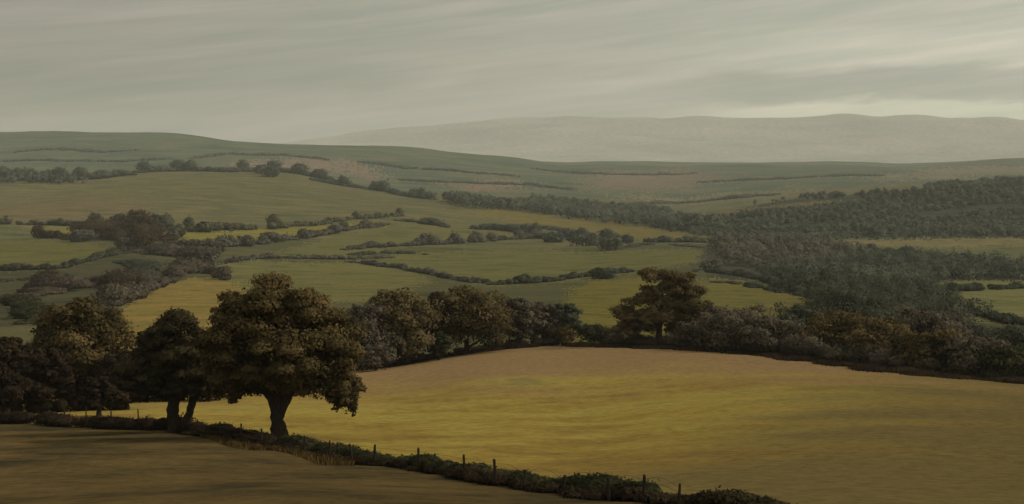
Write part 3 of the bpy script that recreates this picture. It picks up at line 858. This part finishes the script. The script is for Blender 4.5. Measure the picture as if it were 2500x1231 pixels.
row_tree('row_tree', 'low grey brown bush in the middle of the tree row', 'bush', 1325, 230, 90, 722, 7500, 0.36, 'plum', 38, 0.05, 8)
row_tree('row_tree', 'low green tinged bush left of the bright gap', 'bush', 1376, 231, 80, 722, 7000, 0.36, 'slate', 39, 0.05, 8)
row_tree('hawthorn_bush', 'tiny pale bush at the crest of the golden field', 'bush', 1385, 226, 50, 795, 2500, 0.3, 'olive', 40, 0.05, 5)
row_tree('hawthorn_bush', 'low yellowish bush in the bright gap', 'bush', 1470, 229, 95, 800, 3500, 0.3, 'green', 41, 0.04, 6)

# brown-topped tree with layered boughs
g = at(1612, 221)
h_ = lambda py: (EYE + float(slope_of(py)) * 221) - g[2]
w_ = lambda px_: (px_ - 1612) / FPX * 221
lay = [(w_(1600), 0, h_(676), 2.6, 2.4, 1.2), (w_(1665), 0, h_(690), 3.2, 2.8, 1.5), (w_(1630), 0.5, h_(714), 4.4, 3.0, 1.4), (w_(1700), 0.2, h_(716), 2.2, 2.2, 1.2),
       (w_(1570), 0, h_(738), 3.0, 2.4, 1.2), (w_(1668), -0.4, h_(744), 4.2, 3.0, 1.5), (w_(1540), 0, h_(775), 3.4, 2.4, 1.4), (w_(1620), -0.5, h_(772), 4.4, 2.8, 1.5),
       (w_(1695), 0, h_(782), 3.4, 2.4, 1.5), (w_(1560), 0.2, h_(800), 3.4, 2.0, 1.0), (w_(1530), 0.2, h_(810), 2.2, 2.0, 0.9), (w_(1660), 0.6, h_(806), 2.6, 2.0, 1.0)]
big_tree('row_tree', 'tree with layered boughs and rusty brown top at the golden field edge', 'tree', 1612, 221, lay, 38000, 0.32, 'bronze',
         [([(0, 0, -0.5), (0.05, 0, 0.4), (-0.1, 0, 2.2), (0.1, 0, 4.2), (0.3, 0, 7.0), (0.5, 0, 10.0)], [0.95, 0.66, 0.5, 0.46, 0.3, 0.1])],
         [([(0, 0, 3.2), (-1.4, 0, 4.4), (-3.4, 0, 5.2)], [0.28, 0.2, 0.07]), ([(0, 0, 3.6), (1.6, 0, 5.0), (3.8, 0, 6.0)], [0.28, 0.2, 0.07]), ([(0.2, 0, 5.5), (-1.0, 0, 7.4), (-1.8, 0, 9.4)], [0.22, 0.15, 0.05])],
         42, group=RG)
for i, (px, d, w, top, n, mt, lb) in enumerate([
    (1712, 214, 90, 782, 6000, 'plum', 'low dark bush against the right side of the brown topped tree'),
    (1790, 208, 150, 752, 10000, 'plum', 'wide plum brown bush on the far field edge'),
    (1885, 202, 120, 772, 8000, 'plum', 'rounded grey plum bush left of the olive bushes'),
    (1960, 236, 130, 742, 9000, 'slate', 'blue green bush behind the far field edge'),
    (2050, 200, 150, 762, 10000, 'olive', 'wide olive bush under the blue green wood'),
    (2060, 262, 190, 700, 12000, 'slate', 'tall blue green tree behind the olive bushes'),
    (2150, 250, 120, 738, 9000, 'slate', 'dark blue green tree right of the tall blue green tree'),
    (2165, 190, 130, 772, 9000, 'olive', 'olive brown bush with a dark hollow on the field edge'),
    (2265, 200, 160, 748, 11000, 'plum', 'tall grey brown bush towards the right edge'),
    (2300, 180, 120, 800, 8000, 'olive', 'low olive bush below the tall grey brown bush'),
    (2385, 176, 120, 822, 8000, 'plum', 'low plum bush third from the right edge'),
    (2420, 215, 140, 792, 9000, 'slate', 'grey green tree behind the low bushes near the right edge'),
    (2465, 172, 100, 846, 7000, 'green', 'low green bush at the right edge of the field'),
    (2510, 205, 110, 800, 7000, 'slate', 'grey green tree cut by the right edge of the picture'),
]):
    row_tree('hedge_bush' if w < 170 else 'row_tree', lb, 'bush' if 'bush' in lb else 'tree', px, d, w * 1.12, top, n, 0.34, mt, 60 + i, base_frac=0.02, masses=8, per=8)


# ------------------------------------------------------------------ hedgerows
def path_world(pts, dmin, dmax, by='py'):
    W = [on_ground(px, q, dmin, dmax) if by == 'py' else at(px, q) for px, q in pts]
    return np.array(W)


def hedge(label, pts, h, w, mat, dens=1.0, dmin=235, dmax=2900, by='py', seed=0, name='hedgerow', cat='hedge', leaf=None, gaps=0.0, tree_every=None, rough=None, taper=False, scat=0.55):
    rg = np.random.default_rng(1000 + seed)
    W = path_world(pts, dmin, dmax, by)
    seg = np.linalg.norm(np.diff(W[:, :2], axis=0), axis=1)
    L = np.concatenate([[0], np.cumsum(seg)])
    step = w * (0.26 if by == 'py' else 0.4)
    s = np.arange(0, L[-1], step)
    s = s + rg.normal(size=len(s)) * step * 0.3
    s = np.clip(s, 0, L[-1])
    x = np.interp(s, L, W[:, 0]); y = np.interp(s, L, W[:, 1])
    wob = 0.6 * np.sin(s * 2 * math.pi / (w * 14) + seed) + 0.5 * np.sin(s * 2 * math.pi / (w * 37) + 2.3 * seed)
    rough = rough if rough is not None else (1.0 if by == 'py' else 0.4)
    ht = h * (0.74 + rough * (0.30 * wob + 0.12 * rg.normal(size=len(s)) + 0.16 * np.sin(s * 2 * math.pi / (w * 4.3) + seed)))
    ht *= np.clip(0.35 + np.minimum(s, L[-1] - s) / (w * 6), 0, 1) if (by == 'py' or taper) else 1.0
    if tree_every:
        tall = rg.uniform(size=len(s)) < step / tree_every
        ht = np.where(tall, h * rg.uniform(1.5, 2.1, len(s)), ht)
    ht = np.clip(ht, 0.22 * h, 2.3 * h)
    if gaps:
        run = np.sin(s * 2 * math.pi / (w * 19) + seed * 1.7) + np.sin(s * 2 * math.pi / (w * 7.7) + seed * 0.9) + 0.5 * rg.normal(size=len(s))
        keep = run > np.quantile(run, min(gaps, 0.9)); x, y, ht = x[keep], y[keep], ht[keep]
    x = x + rg.normal(size=len(x)) * w * 0.22; off = rg.normal(size=len(x)) * w * (scat if by == 'py' else 0.18); y = y + off
    if by == 'py': ht = ht * np.exp(-(off / (1.7 * w)) ** 2)
    z = ground(x, y)
    wr = w * rg.uniform(0.42, 0.7, len(x)) * np.clip(ht / h, 0.8, 1.6)
    bl = np.stack([x, y, z + ht * 0.48, wr, wr, ht * 0.54], 1)
    dm = float(np.mean(y))
    lf = leaf if leaf else max(0.25, dm * 0.00125)
    area = float(np.sum(2 * math.pi * wr * (wr + ht)))
    n = int(min(60000, dens * (0.9 if by == 'py' else 1.5) * area / (lf * lf * 0.5)))
    P, Nn, k, ow = blob_points(bl, n, rg, depth=0.45, jitter=0.6, under=0.6)
    kr = rg.uniform(0, 1, len(bl))
    rnd = np.clip(0.5 * kr[k] + 0.5 * rg.uniform(0, 1, n), 0, 1)
    c = W.mean(axis=0)
    me = leaf_mesh(name, P - c, Nn, np.full(n, lf), LEAF[mat], rnd, rg, ow)
    o = link(bpy.data.objects.new(name, me)); o.location = c
    tag(o, label, cat)
    return o


# beside the fence
hedge('low tangled hedge behind the fence from the big oak to the lower right', [(q, float(HEDGE_D(q)) + 1.2) for q in range(700, 1640, 60)], 0.85, 1.5, 'green', dens=1.1, by='d', seed=1, leaf=0.14, rough=0.6)
hedge('taller bramble clump at the bottom edge where the fence leaves the picture', [(q, float(HEDGE_D(q)) + 0.6) for q in range(1600, 2010, 30)], 0.8, 1.5, 'umber', dens=1.1, by='d', seed=2, leaf=0.14, taper=True, rough=0.35)
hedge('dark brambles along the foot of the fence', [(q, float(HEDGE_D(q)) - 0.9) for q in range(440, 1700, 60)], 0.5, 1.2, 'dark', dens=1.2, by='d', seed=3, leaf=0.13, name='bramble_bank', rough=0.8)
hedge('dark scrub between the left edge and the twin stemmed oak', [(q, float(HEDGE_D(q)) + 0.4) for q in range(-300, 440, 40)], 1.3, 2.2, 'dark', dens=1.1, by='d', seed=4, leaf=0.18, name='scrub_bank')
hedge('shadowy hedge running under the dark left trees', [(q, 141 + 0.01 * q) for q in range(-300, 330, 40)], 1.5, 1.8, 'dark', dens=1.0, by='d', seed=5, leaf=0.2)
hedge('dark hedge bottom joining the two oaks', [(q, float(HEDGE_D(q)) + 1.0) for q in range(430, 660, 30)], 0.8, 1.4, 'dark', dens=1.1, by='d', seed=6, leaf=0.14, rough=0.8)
hedge('thin shaded hedge at the foot of the tree row left of the crest', [(q, float(ROW_D(q)) + 0.5) for q in range(880, 1400, 40)], 1.5, 2.2, 'plum', by='d', seed=7, leaf=0.3)
hedge('long plum brown hedge along the right far edge of the golden field', [(q, float(ROW_D(q)) + 2.0) for q in range(1500, 2800, 40)], 2.4, 3.0, 'plum', by='d', seed=8, leaf=0.26, rough=0.9)

hedge('low dark leafy strip standing in for shade along the far right side of the golden field', [(q, float(ROW_D(q)) - 3.0) for q in range(1440, 2800, 30)], 0.6, 5.0, 'dark', by='d', seed=9, leaf=0.26, name='shade_strip', rough=0.8)  # dark leaves laid where the hedge's shade would fall towards the viewer
hedge('thin dark leafy strip standing in for shade below the rounded trees of the row', [(q, float(ROW_D(q)) - 2.2) for q in range(885, 1330, 30)], 0.5, 3.0, 'dark', by='d', seed=10, leaf=0.3, name='shade_strip')  # same strip of painted shade, under the left part of the row
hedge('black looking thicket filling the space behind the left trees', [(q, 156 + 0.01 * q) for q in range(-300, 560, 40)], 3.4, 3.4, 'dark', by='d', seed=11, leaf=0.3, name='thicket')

# across the valley
VH = [
    ('dark hedge at the left edge under the brown slope', [(-60, 546), (120, 550), (250, 556), (310, 548)], 7, 8, 'far', 2),
    ('broken dark hedge sloping right from the dark valley tree', [(400, 562), (480, 566), (560, 562), (640, 562), (700, 556)], 7, 7, 'far', 2),
    ('thin hedge running up to the middle of the left hillside', [(690, 556), (800, 545), (900, 534), (985, 528)], 5, 5, 'far', 2),
    ('dark ragged hedge below the small bright grass patch', [(90, 578), (170, 586), (270, 586), (340, 592)], 7, 8, 'rust', 2),
    ('long hedge under the bright yellow strip', [(400, 606), (500, 612), (590, 600), (680, 590), (800, 572), (940, 550)], 5, 6, 'woodplum', 2),
    ('curving hedge below the left pasture', [(-60, 664), (60, 660), (150, 656), (240, 632), (300, 612), (370, 606)], 3.5, 4, 'slate', 2),
    ('dark plum hedge climbing behind the broad crowned brown tree', [(60, 716), (140, 700), (250, 690), (330, 716)], 5, 7, 'rust', 3),
    ('thick dark hedge on the upper side of the deep yellow field', [(270, 748), (340, 720), (420, 682), (480, 654)], 4, 6, 'plum', 3),
    ('broad dark thicket spreading round the tallest valley tree', [(215, 580), (270, 566), (330, 580), (400, 584), (450, 596)], 7, 16, 'rust', 2),
    ('wide plum thicket where the left valley hedges meet', [(270, 622), (340, 616), (420, 626), (500, 632), (540, 640)], 4.5, 12, 'plum', 2),
    ('wide slate green thicket down the middle of the left valley', [(300, 640), (350, 656), (330, 684), (290, 700)], 3.5, 10, 'slate', 2),
    ('broad plum thicket above the broad crowned brown tree', [(90, 722), (160, 706), (240, 700), (310, 708), (360, 690)], 4, 11, 'plum', 2),
    ('pale green scrub at the left edge above the dark trees', [(-40, 745), (30, 735), (70, 760), (90, 790)], 3, 6, 'green', 2),
    ('hedge meeting the deep yellow field at its top corner', [(440, 640), (490, 660), (540, 678), (560, 684)], 4, 5, 'plum', 2),
    ('thin brown hedge over the pale grey green meadow', [(520, 648), (600, 634), (700, 632), (830, 634), (960, 630)], 3, 4, 'woodplum', 2),
    ('faint hedge slanting down behind the rounded trees', [(850, 640), (980, 656), (1090, 680), (1200, 694)], 2.5, 3.5, 'woodplum', 2),
    ('hedge behind the bright gap in the tree row', [(1200, 696), (1320, 690), (1430, 676), (1540, 664)], 3.2, 4, 'slate', 2),
    ('long dark hedge across the middle of the valley', [(840, 610), (960, 602), (1060, 598), (1200, 588), (1300, 582), (1400, 586)], 5, 6, 'woodplum', 2),
    ('hedge following the tan yellow strip on its lower side', [(980, 540), (1100, 556), (1220, 562), (1330, 578), (1500, 592), (1640, 592), (1760, 592)], 6, 8, 'wood', 2),
    ('hedge curving between the two right hand meadows', [(1700, 664), (1790, 672), (1880, 690), (1960, 724)], 3, 4, 'slate', 2),
    ('thin hedge below the green meadow at the right edge', [(2120, 610), (2280, 640), (2400, 660), (2600, 664)], 4, 6, 'wood', 2),
    ('hedge line crossing the right hand meadow', [(2200, 706), (2330, 712), (2450, 706), (2600, 700)], 3, 4, 'slate', 2),
    ('thin hedge in the lower right meadow', [(2300, 752), (2380, 768), (2460, 790), (2560, 800)], 2.5, 4, 'slate', 2),
    ('hedge on the left crest running to the left edge', [(-80, 436), (60, 440), (150, 444), (230, 438), (330, 428)], 9, 14, 'wood', 2),
    ('dark wooded hedge along the left crest', [(330, 424), (450, 418), (560, 421), (660, 420), (760, 432), (860, 454)], 8, 14, 'wood', 2),
    ('hedge descending the crest in the middle of the picture', [(760, 440), (860, 458), (950, 470), (1060, 488)], 7, 10, 'wood', 2),
]
for i, (lb, pts, h, w, mt, _) in enumerate(VH):
    dm = on_ground(*pts[len(pts) // 2], 235, 2900)[1]
    crest = 'crest' in lb
    hedge(lb, pts, h * (1.25 if crest else 1), w, mt, seed=20 + i, gaps=0.03 if crest else 0.18, tree_every=60 if h >= 4 else None, scat=0.3 if crest else 0.55, rough=0.6 if crest else None)
for i, (lb, pts, h, w) in enumerate([
    ('faint hedge high on the left skyline hill', [(40, 372), (150, 366), (260, 372), (330, 368)], 9, 12),
    ('faint hedge low on the left skyline hill', [(-40, 398), (120, 392), (300, 396), (420, 388)], 9, 12),
    ('faint sloping hedge right of the skyline dip', [(470, 388), (560, 376), (690, 380), (800, 392)], 9, 12),
    ('faint hedge on the middle hill above the ridge', [(880, 396), (1000, 412), (1120, 420), (1260, 432)], 9, 12),
    ('faint lower hedge on the middle hill', [(980, 440), (1100, 446), (1300, 452), (1420, 466)], 9, 12),
    ('faint hedge below the moor in the middle distance', [(1300, 412), (1420, 424), (1560, 428), (1700, 424)], 9, 12),
    ('faint hedge across the right far hill', [(1700, 446), (1850, 440), (2000, 432), (2150, 430)], 9, 12),
    ('dark far hedge above the right wooded hill', [(1500, 500), (1620, 496), (1760, 488), (1900, 476)], 9, 13),
]):
    hedge(lb, pts, h * 0.7, w * 1.5, 'wood', seed=60 + i, gaps=0.05, dmin=2300, dmax=6000, dens=0.8, scat=0.5, rough=0.8)
print('hedges done')

# low scrub straggling over the pastures
for i, (lb, pts, h, w, mt) in enumerate([
    ('low scrub spreading below the middle valley hedge', [(860, 624), (950, 618), (1040, 622)], 2.5, 9, 'slate'),
    ('dark scrub under the tan yellow strip', [(1180, 548), (1290, 556), (1400, 568)], 4, 12, 'wood'),
    ('dark scrub right of the middle valley clump', [(1500, 604), (1600, 598), (1720, 604)], 4, 12, 'woodplum'),
    ('scrub along the top of the yellow green right meadow', [(1740, 690), (1830, 696), (1920, 716)], 1.8, 5, 'slate'),
    ('rushy scrub at the left edge of the dark pasture', [(-20, 690), (60, 684), (150, 676)], 2.2, 8, 'slate'),
]):
    hedge(lb, pts, h, w, mt, seed=90 + i, gaps=0.45, name='scrub', cat='scrub', dens=0.9)

# single trees standing in the valley hedges
VT = [
    (335, 574, 100, 506, 'rust', 'tallest dark reddish tree in the left of the valley'),
    (290, 562, 60, 520, 'slate', 'dark green tree left of the tallest reddish valley tree'),
    (385, 566, 60, 520, 'slate', 'dark green tree right of the tallest reddish valley tree'),
    (430, 582, 50, 556, 'far', 'low tree at the left end of the bright yellow strip'),
    (350, 606, 80, 566, 'rust', 'reddish clump of bushes below the tallest valley tree'),
    (300, 606, 50, 580, 'plum', 'dark bush where the left valley hedges meet'),
    (500, 568, 45, 540, 'far', 'rounded tree in the broken hedge under the left hillside'),
    (200, 590, 60, 560, 'woodplum', 'spreading tree in the ragged hedge by the bright patch'),
    (460, 614, 70, 584, 'plum', 'dark tree at the hedge corner left of the yellow strip'),
    (520, 618, 60, 590, 'plum', 'tree second from that hedge corner along the yellow strip'),
    (600, 602, 50, 574, 'woodplum', 'small tree in the middle of the hedge under the yellow strip'),
    (655, 592, 50, 566, 'woodplum', 'small tree towards the right of the hedge under the yellow strip'),
    (500, 660, 50, 610, 'plum', 'tall thin tree above the deep yellow field'),
    (450, 664, 60, 622, 'plum', 'bushy tree left of the tall thin tree above the yellow field'),
    (1430, 600, 80, 572, 'wood', 'dark clump in the middle valley hedge'),
    (1490, 612, 70, 580, 'wood', 'dark clump lower down beside the middle valley hedge'),
    (1470, 680, 60, 656, 'slate', 'small grey green tree in the hedge behind the bright gap'),
    (1350, 592, 60, 570, 'wood', 'dark tree at the bend of the long valley hedge'),
    (640, 424, 40, 402, 'wood', 'small clump on the skyline of the left crest'),
    (660, 432, 60, 408, 'wood', 'dark clump on the left crest above the hillside'),
    (1740, 660, 50, 632, 'woodplum', 'small tree above the meadow right of the brown topped tree'),
]
for i, (px, py, w, top, mt, lb) in enumerate(VT):
    p = on_ground(px, py, 300, 2700)
    d = float(p[1])
    round_tree('valley_tree', lb, 'tree', px, d, w, top, 2200, max(0.5, d * 0.0013), mt, 300 + i, base_frac=0.05, masses=7, per=6, group='single trees in the valley', under=0.6)


# ------------------------------------------------------------------ woods that read as one mass
def wood(label, poly, dmin, dmax, spacing, height, mat, seed, name='woodland', per_tree=46, holes=()):
    rg = np.random.default_rng(5000 + seed)
    p = np.array(poly, float)
    # candidate stems over the ground the outline covers
    u0, u1 = u_of(p[:, 0].min() - 10), u_of(p[:, 0].max() + 10)
    area = 0.5 * (dmax ** 2 - dmin ** 2) * (u1 - u0)
    n = int(area / (spacing * spacing))
    d = np.sqrt(rg.uniform(dmin ** 2, dmax ** 2, n)); x = rg.uniform(u0, u1, n) * d
    z = ground(x, d)
    px, py = project(x, d, z)
    k = inside(poly, px + 8 * rg.normal(size=n), py + 2 * rg.normal(size=n))
    for hole in holes: k &= ~inside(hole, px, py)
    x, d, z = x[k], d[k], z[k]
    ht = height * rg.uniform(0.6, 1.25, len(x)) * (0.85 + 0.25 * np.sin(x * 0.02 + d * 0.013 + seed))
    r = height * rg.uniform(0.34, 0.60, len(x))
    bl = np.stack([x, d, z + ht * 0.55, r, r, ht * 0.5], 1)
    lf = max(0.6, float(np.mean(d)) * 0.00125)
    m = min(120000, len(x) * per_tree)
    P, Nn, kk, ow = blob_points(bl, m, rg, depth=0.4, jitter=0.6, under=0.35)
    ow = unit(ow + np.array([0, 0, 0.6]))
    kr = rg.uniform(0, 1, len(bl))
    rnd = np.clip(0.45 * kr[kk] + 0.3 + 0.25 * rg.uniform(0, 1, m), 0, 1)
    c = np.array([x.mean(), d.mean(), z.mean()])
    o = link(bpy.data.objects.new(name, leaf_mesh(name, P - c, Nn, np.full(m, lf), LEAF[mat], rnd, rg, ow)))
    o.location = c
    tag(o, label, 'wood', kind='stuff')
    return o


wood('large dark wood covering the hill at the right', [(1600, 556), (1700, 530), (1900, 500), (2050, 478), (2300, 456), (2750, 430), (2750, 580), (2300, 580), (1980, 586), (1780, 584)], 1180, 2050, 9, 7.5, 'wood', 1, per_tree=52,
     holes=([(1660, 526), (1840, 506), (2000, 488), (2120, 482), (2120, 496), (1900, 514), (1720, 534)], [(1900, 488), (2080, 466), (2260, 456), (2260, 468), (2060, 484)], [(1640, 548), (1800, 534), (1960, 532), (1800, 548)], [(2230, 522), (2420, 504), (2600, 500), (2600, 514), (2420, 520), (2260, 536)], [(1880, 552), (2080, 544), (2200, 548), (2060, 560), (1900, 564)]))
wood('belt of dark trees along the middle ridge', [(1090, 492), (1280, 496), (1450, 508), (1600, 528), (1720, 548), (1780, 575), (1600, 556), (1400, 534), (1250, 516), (1100, 504)], 1300, 2500, 11, 13, 'wood', 2, per_tree=60)
wood('plum brown wood in the right of the valley', [(1740, 612), (1790, 588), (1930, 592), (2050, 616), (2120, 640), (1960, 668), (1800, 656)], 650, 1300, 8, 10, 'woodplum', 3, per_tree=80)
wood('dark grey green wood across the right of the valley', [(1860, 672), (2000, 650), (2150, 636), (2350, 660), (2700, 670), (2700, 690), (2330, 686), (2200, 704), (2050, 728), (1930, 712)], 480, 950, 7.5, 9, 'wood', 4, per_tree=110)
wood('blue green wood dropping behind the field edge bushes', [(1990, 740), (2060, 716), (2200, 704), (2250, 720), (2330, 766), (2380, 800), (2100, 810), (1960, 790)], 280, 620, 6, 7.5, 'slate', 5, per_tree=200)
wood('line of trees on the left hillside crest', [(-80, 426), (60, 430), (210, 440), (180, 452), (-80, 446)], 1900, 2600, 12, 11, 'wood', 6)

# ------------------------------------------------------------------ fence
fc = at(900, float(HEDGE_D(900)) - 2.0)
fence = empty('fence', fc)
tag(fence, 'old post and wire fence with leaning posts along the near field', 'fence')
post_px = [150, 200, 262, 330, 475, 528, 583, 632, 738, 800, 857, 911, 1020, 1132, 1210, 1278, 1376, 1490, 1575, 1662]


def post_mesh(seed):
    rg = np.random.default_rng(seed)
    V, F = [], []
    prof = [(-0.4, 0.085), (0.0, 0.088), (0.5, 0.08), (1.0, 0.078), (1.28, 0.074), (1.34, 0.05)]
    for z, r in prof:
        for s in range(8):
            a = s * math.pi / 4
            q = r * (1 + 0.10 * rg.normal())
            V.append((q * math.cos(a), q * math.sin(a), z + (0.03 * math.cos(a + seed) if z > 1.2 else 0)))
    for i in range(len(prof) - 1):
        for s in range(8):
            F.append((i * 8 + s, i * 8 + (s + 1) % 8, (i + 1) * 8 + (s + 1) % 8, (i + 1) * 8 + s))
    F.append(tuple(range((len(prof) - 1) * 8, len(prof) * 8)))
    me = bpy.data.meshes.new('post'); me.from_pydata(V, [], F); me.materials.append(POSTWOOD)
    return me


pm = [post_mesh(s) for s in range(4)]
frg = np.random.default_rng(77)
tops = []
for i, q in enumerate(post_px):
    g = at(q, float(HEDGE_D(q)) - (1.9 if q > 440 else -3.5))
    o = link(bpy.data.objects.new('post', pm[i % 4]), fence)
    o.location = g - fc
    s = frg.uniform(0.75, 0.98) * (1.2 if q < 750 else 1.0 if q < 1250 else 0.9)
    if q in (911, 1210, 583, 1132): s = 0.98
    o.scale = (frg.uniform(0.7, 1.0), frg.uniform(0.7, 1.0), s)
    o.rotation_euler = (frg.normal() * 0.05, frg.normal() * 0.06, frg.uniform(0, 6))
    tops.append((q, g - fc, s))
for hgt in (0.55, 0.85, 1.15):
    for a, b in zip(tops[4:-1], tops[5:]):
        mid = (a[1] + b[1]) / 2 + np.array([0, 0, hgt - 0.03])
        tube_obj('wire', [a[1] + (0, -0.08, hgt * a[2]), mid, b[1] + (0, -0.08, hgt * b[2])], [0.006] * 3, POSTWOOD, fence, seg=4, rough=0)
for hgt in (0.45, 0.9):
    for k in (4, 5, 6):
        a, b = tops[k], tops[k + 1]
        tube_obj('rail', [a[1] + (0, -0.14, hgt), (a[1] + b[1]) / 2 + (0, -0.14, hgt - 0.04), b[1] + (0, -0.14, hgt)], [0.05, 0.055, 0.05], POSTWOOD, fence, seg=6, rough=0.05)


# ------------------------------------------------------------------ grass
def grass(label, n, sel, hgt, wid, mat, seed, px_rng, name='grass', dpow=1.0):
    rg = np.random.default_rng(9000 + seed)
    px = rg.uniform(*px_rng, n)
    d0, d1 = sel(px)
    t = rg.uniform(0, 1, n) ** dpow
    d = np.sqrt(d0 ** 2 + (d1 ** 2 - d0 ** 2) * t)
    x = u_of(px) * d
    # growth in drifts
    den = np.sin(x * 0.21 + d * 0.13) + np.sin(x * 0.07 - d * 0.19 + 1.3) + np.sin(x * 0.53 + d * 0.41 + 2)
    k = rg.uniform(-2.6, 1.6, n) < den
    x, d = x[k], d[k]; n = len(x)
    z = ground(x, d) - 0.02
    a = rg.uniform(0, 2 * math.pi, n)
    h = hgt * rg.uniform(0.4, 1.3, n); w = wid * rg.uniform(0.6, 1.4, n) * 0.5
    lean = h * rg.uniform(0.1, 0.6, n); la = rg.uniform(0, 2 * math.pi, n)
    base = np.stack([x, d, z], 1)
    side = np.stack([np.cos(a) * w, np.sin(a) * w, np.zeros(n)], 1)
    tip = base + np.stack([np.cos(la) * lean, np.sin(la) * lean, h], 1)
    V = np.stack([base - side, base + side, tip], 1).reshape(-1, 3)
    o = link(bpy.data.objects.new(name, mesh_np(name, V, np.arange(3 * n).reshape(-1, 3), mat, rnd=rg.uniform(0, 1, n), nrm=unit(np.stack([0.25 * rg.normal(size=n), 0.25 * rg.normal(size=n), np.ones(n)], 1)))))
    return tag(o, label, 'grass', kind='stuff')


GN = leaf_mat('near_grass_blades', [alb(70, 58, 34), alb(82, 67, 38), alb(90, 73, 41), alb(98, 79, 45)], drift=5.0, transl=0.0)
GG = leaf_mat('golden_grass_blades', [alb(116, 92, 46), alb(128, 106, 50), alb(136, 116, 56), alb(126, 100, 56)], drift=9.0, transl=0.0)
GO = leaf_mat('orange_grass_blades', [alb(84, 66, 34), alb(100, 78, 38), alb(112, 88, 42), alb(92, 76, 38)], drift=3.0, transl=0.0)
grass('tall pale orange grass below the fence', 9000, lambda p: (HEDGE_D(p) - 6.5 + 2.5 * np.sin(p * 0.03), HEDGE_D(p) - 1.6), 0.28, 0.05, GO, 3, (480, 860), name='tall_grass')

# ------------------------------------------------------------------ the air
def haze_box():
    m = bpy.data.materials.new('hazy_air')
    m.use_nodes = True
    n, l = m.node_tree.nodes, m.node_tree.links
    n.clear()
    out = n.new('ShaderNodeOutputMaterial')
    v = N(n, 'ShaderNodeVolumePrincipled')
    v.inputs['Color'].default_value = (0.90, 0.91, 0.86, 1)
    v.inputs['Density'].default_value = 0.000063
    v.inputs['Anisotropy'].default_value = 0.1
    l.new(v.outputs[0], out.inputs['Volume'])
    zmin = float(GZ.min()) - 1.0; zmax = float(GZ.max()) + 25.0
    x1, y0, y1 = float(np.abs(GX).max()) + 50, -60.0, 12300.0
    V = [(sx * x1, y, z) for sx in (-1, 1) for y in (y0, y1) for z in (zmin, zmax)]
    F = [(0, 1, 3, 2), (4, 6, 7, 5), (0, 4, 5, 1), (2, 3, 7, 6), (0, 2, 6, 4), (1, 5, 7, 3)]
    me = bpy.data.meshes.new('haze'); me.from_pydata(V, [], F); me.materials.append(m)
    tag(link(bpy.data.objects.new('haze', me)), 'thin pale haze lying over the whole valley', kind='stuff')


haze_box()
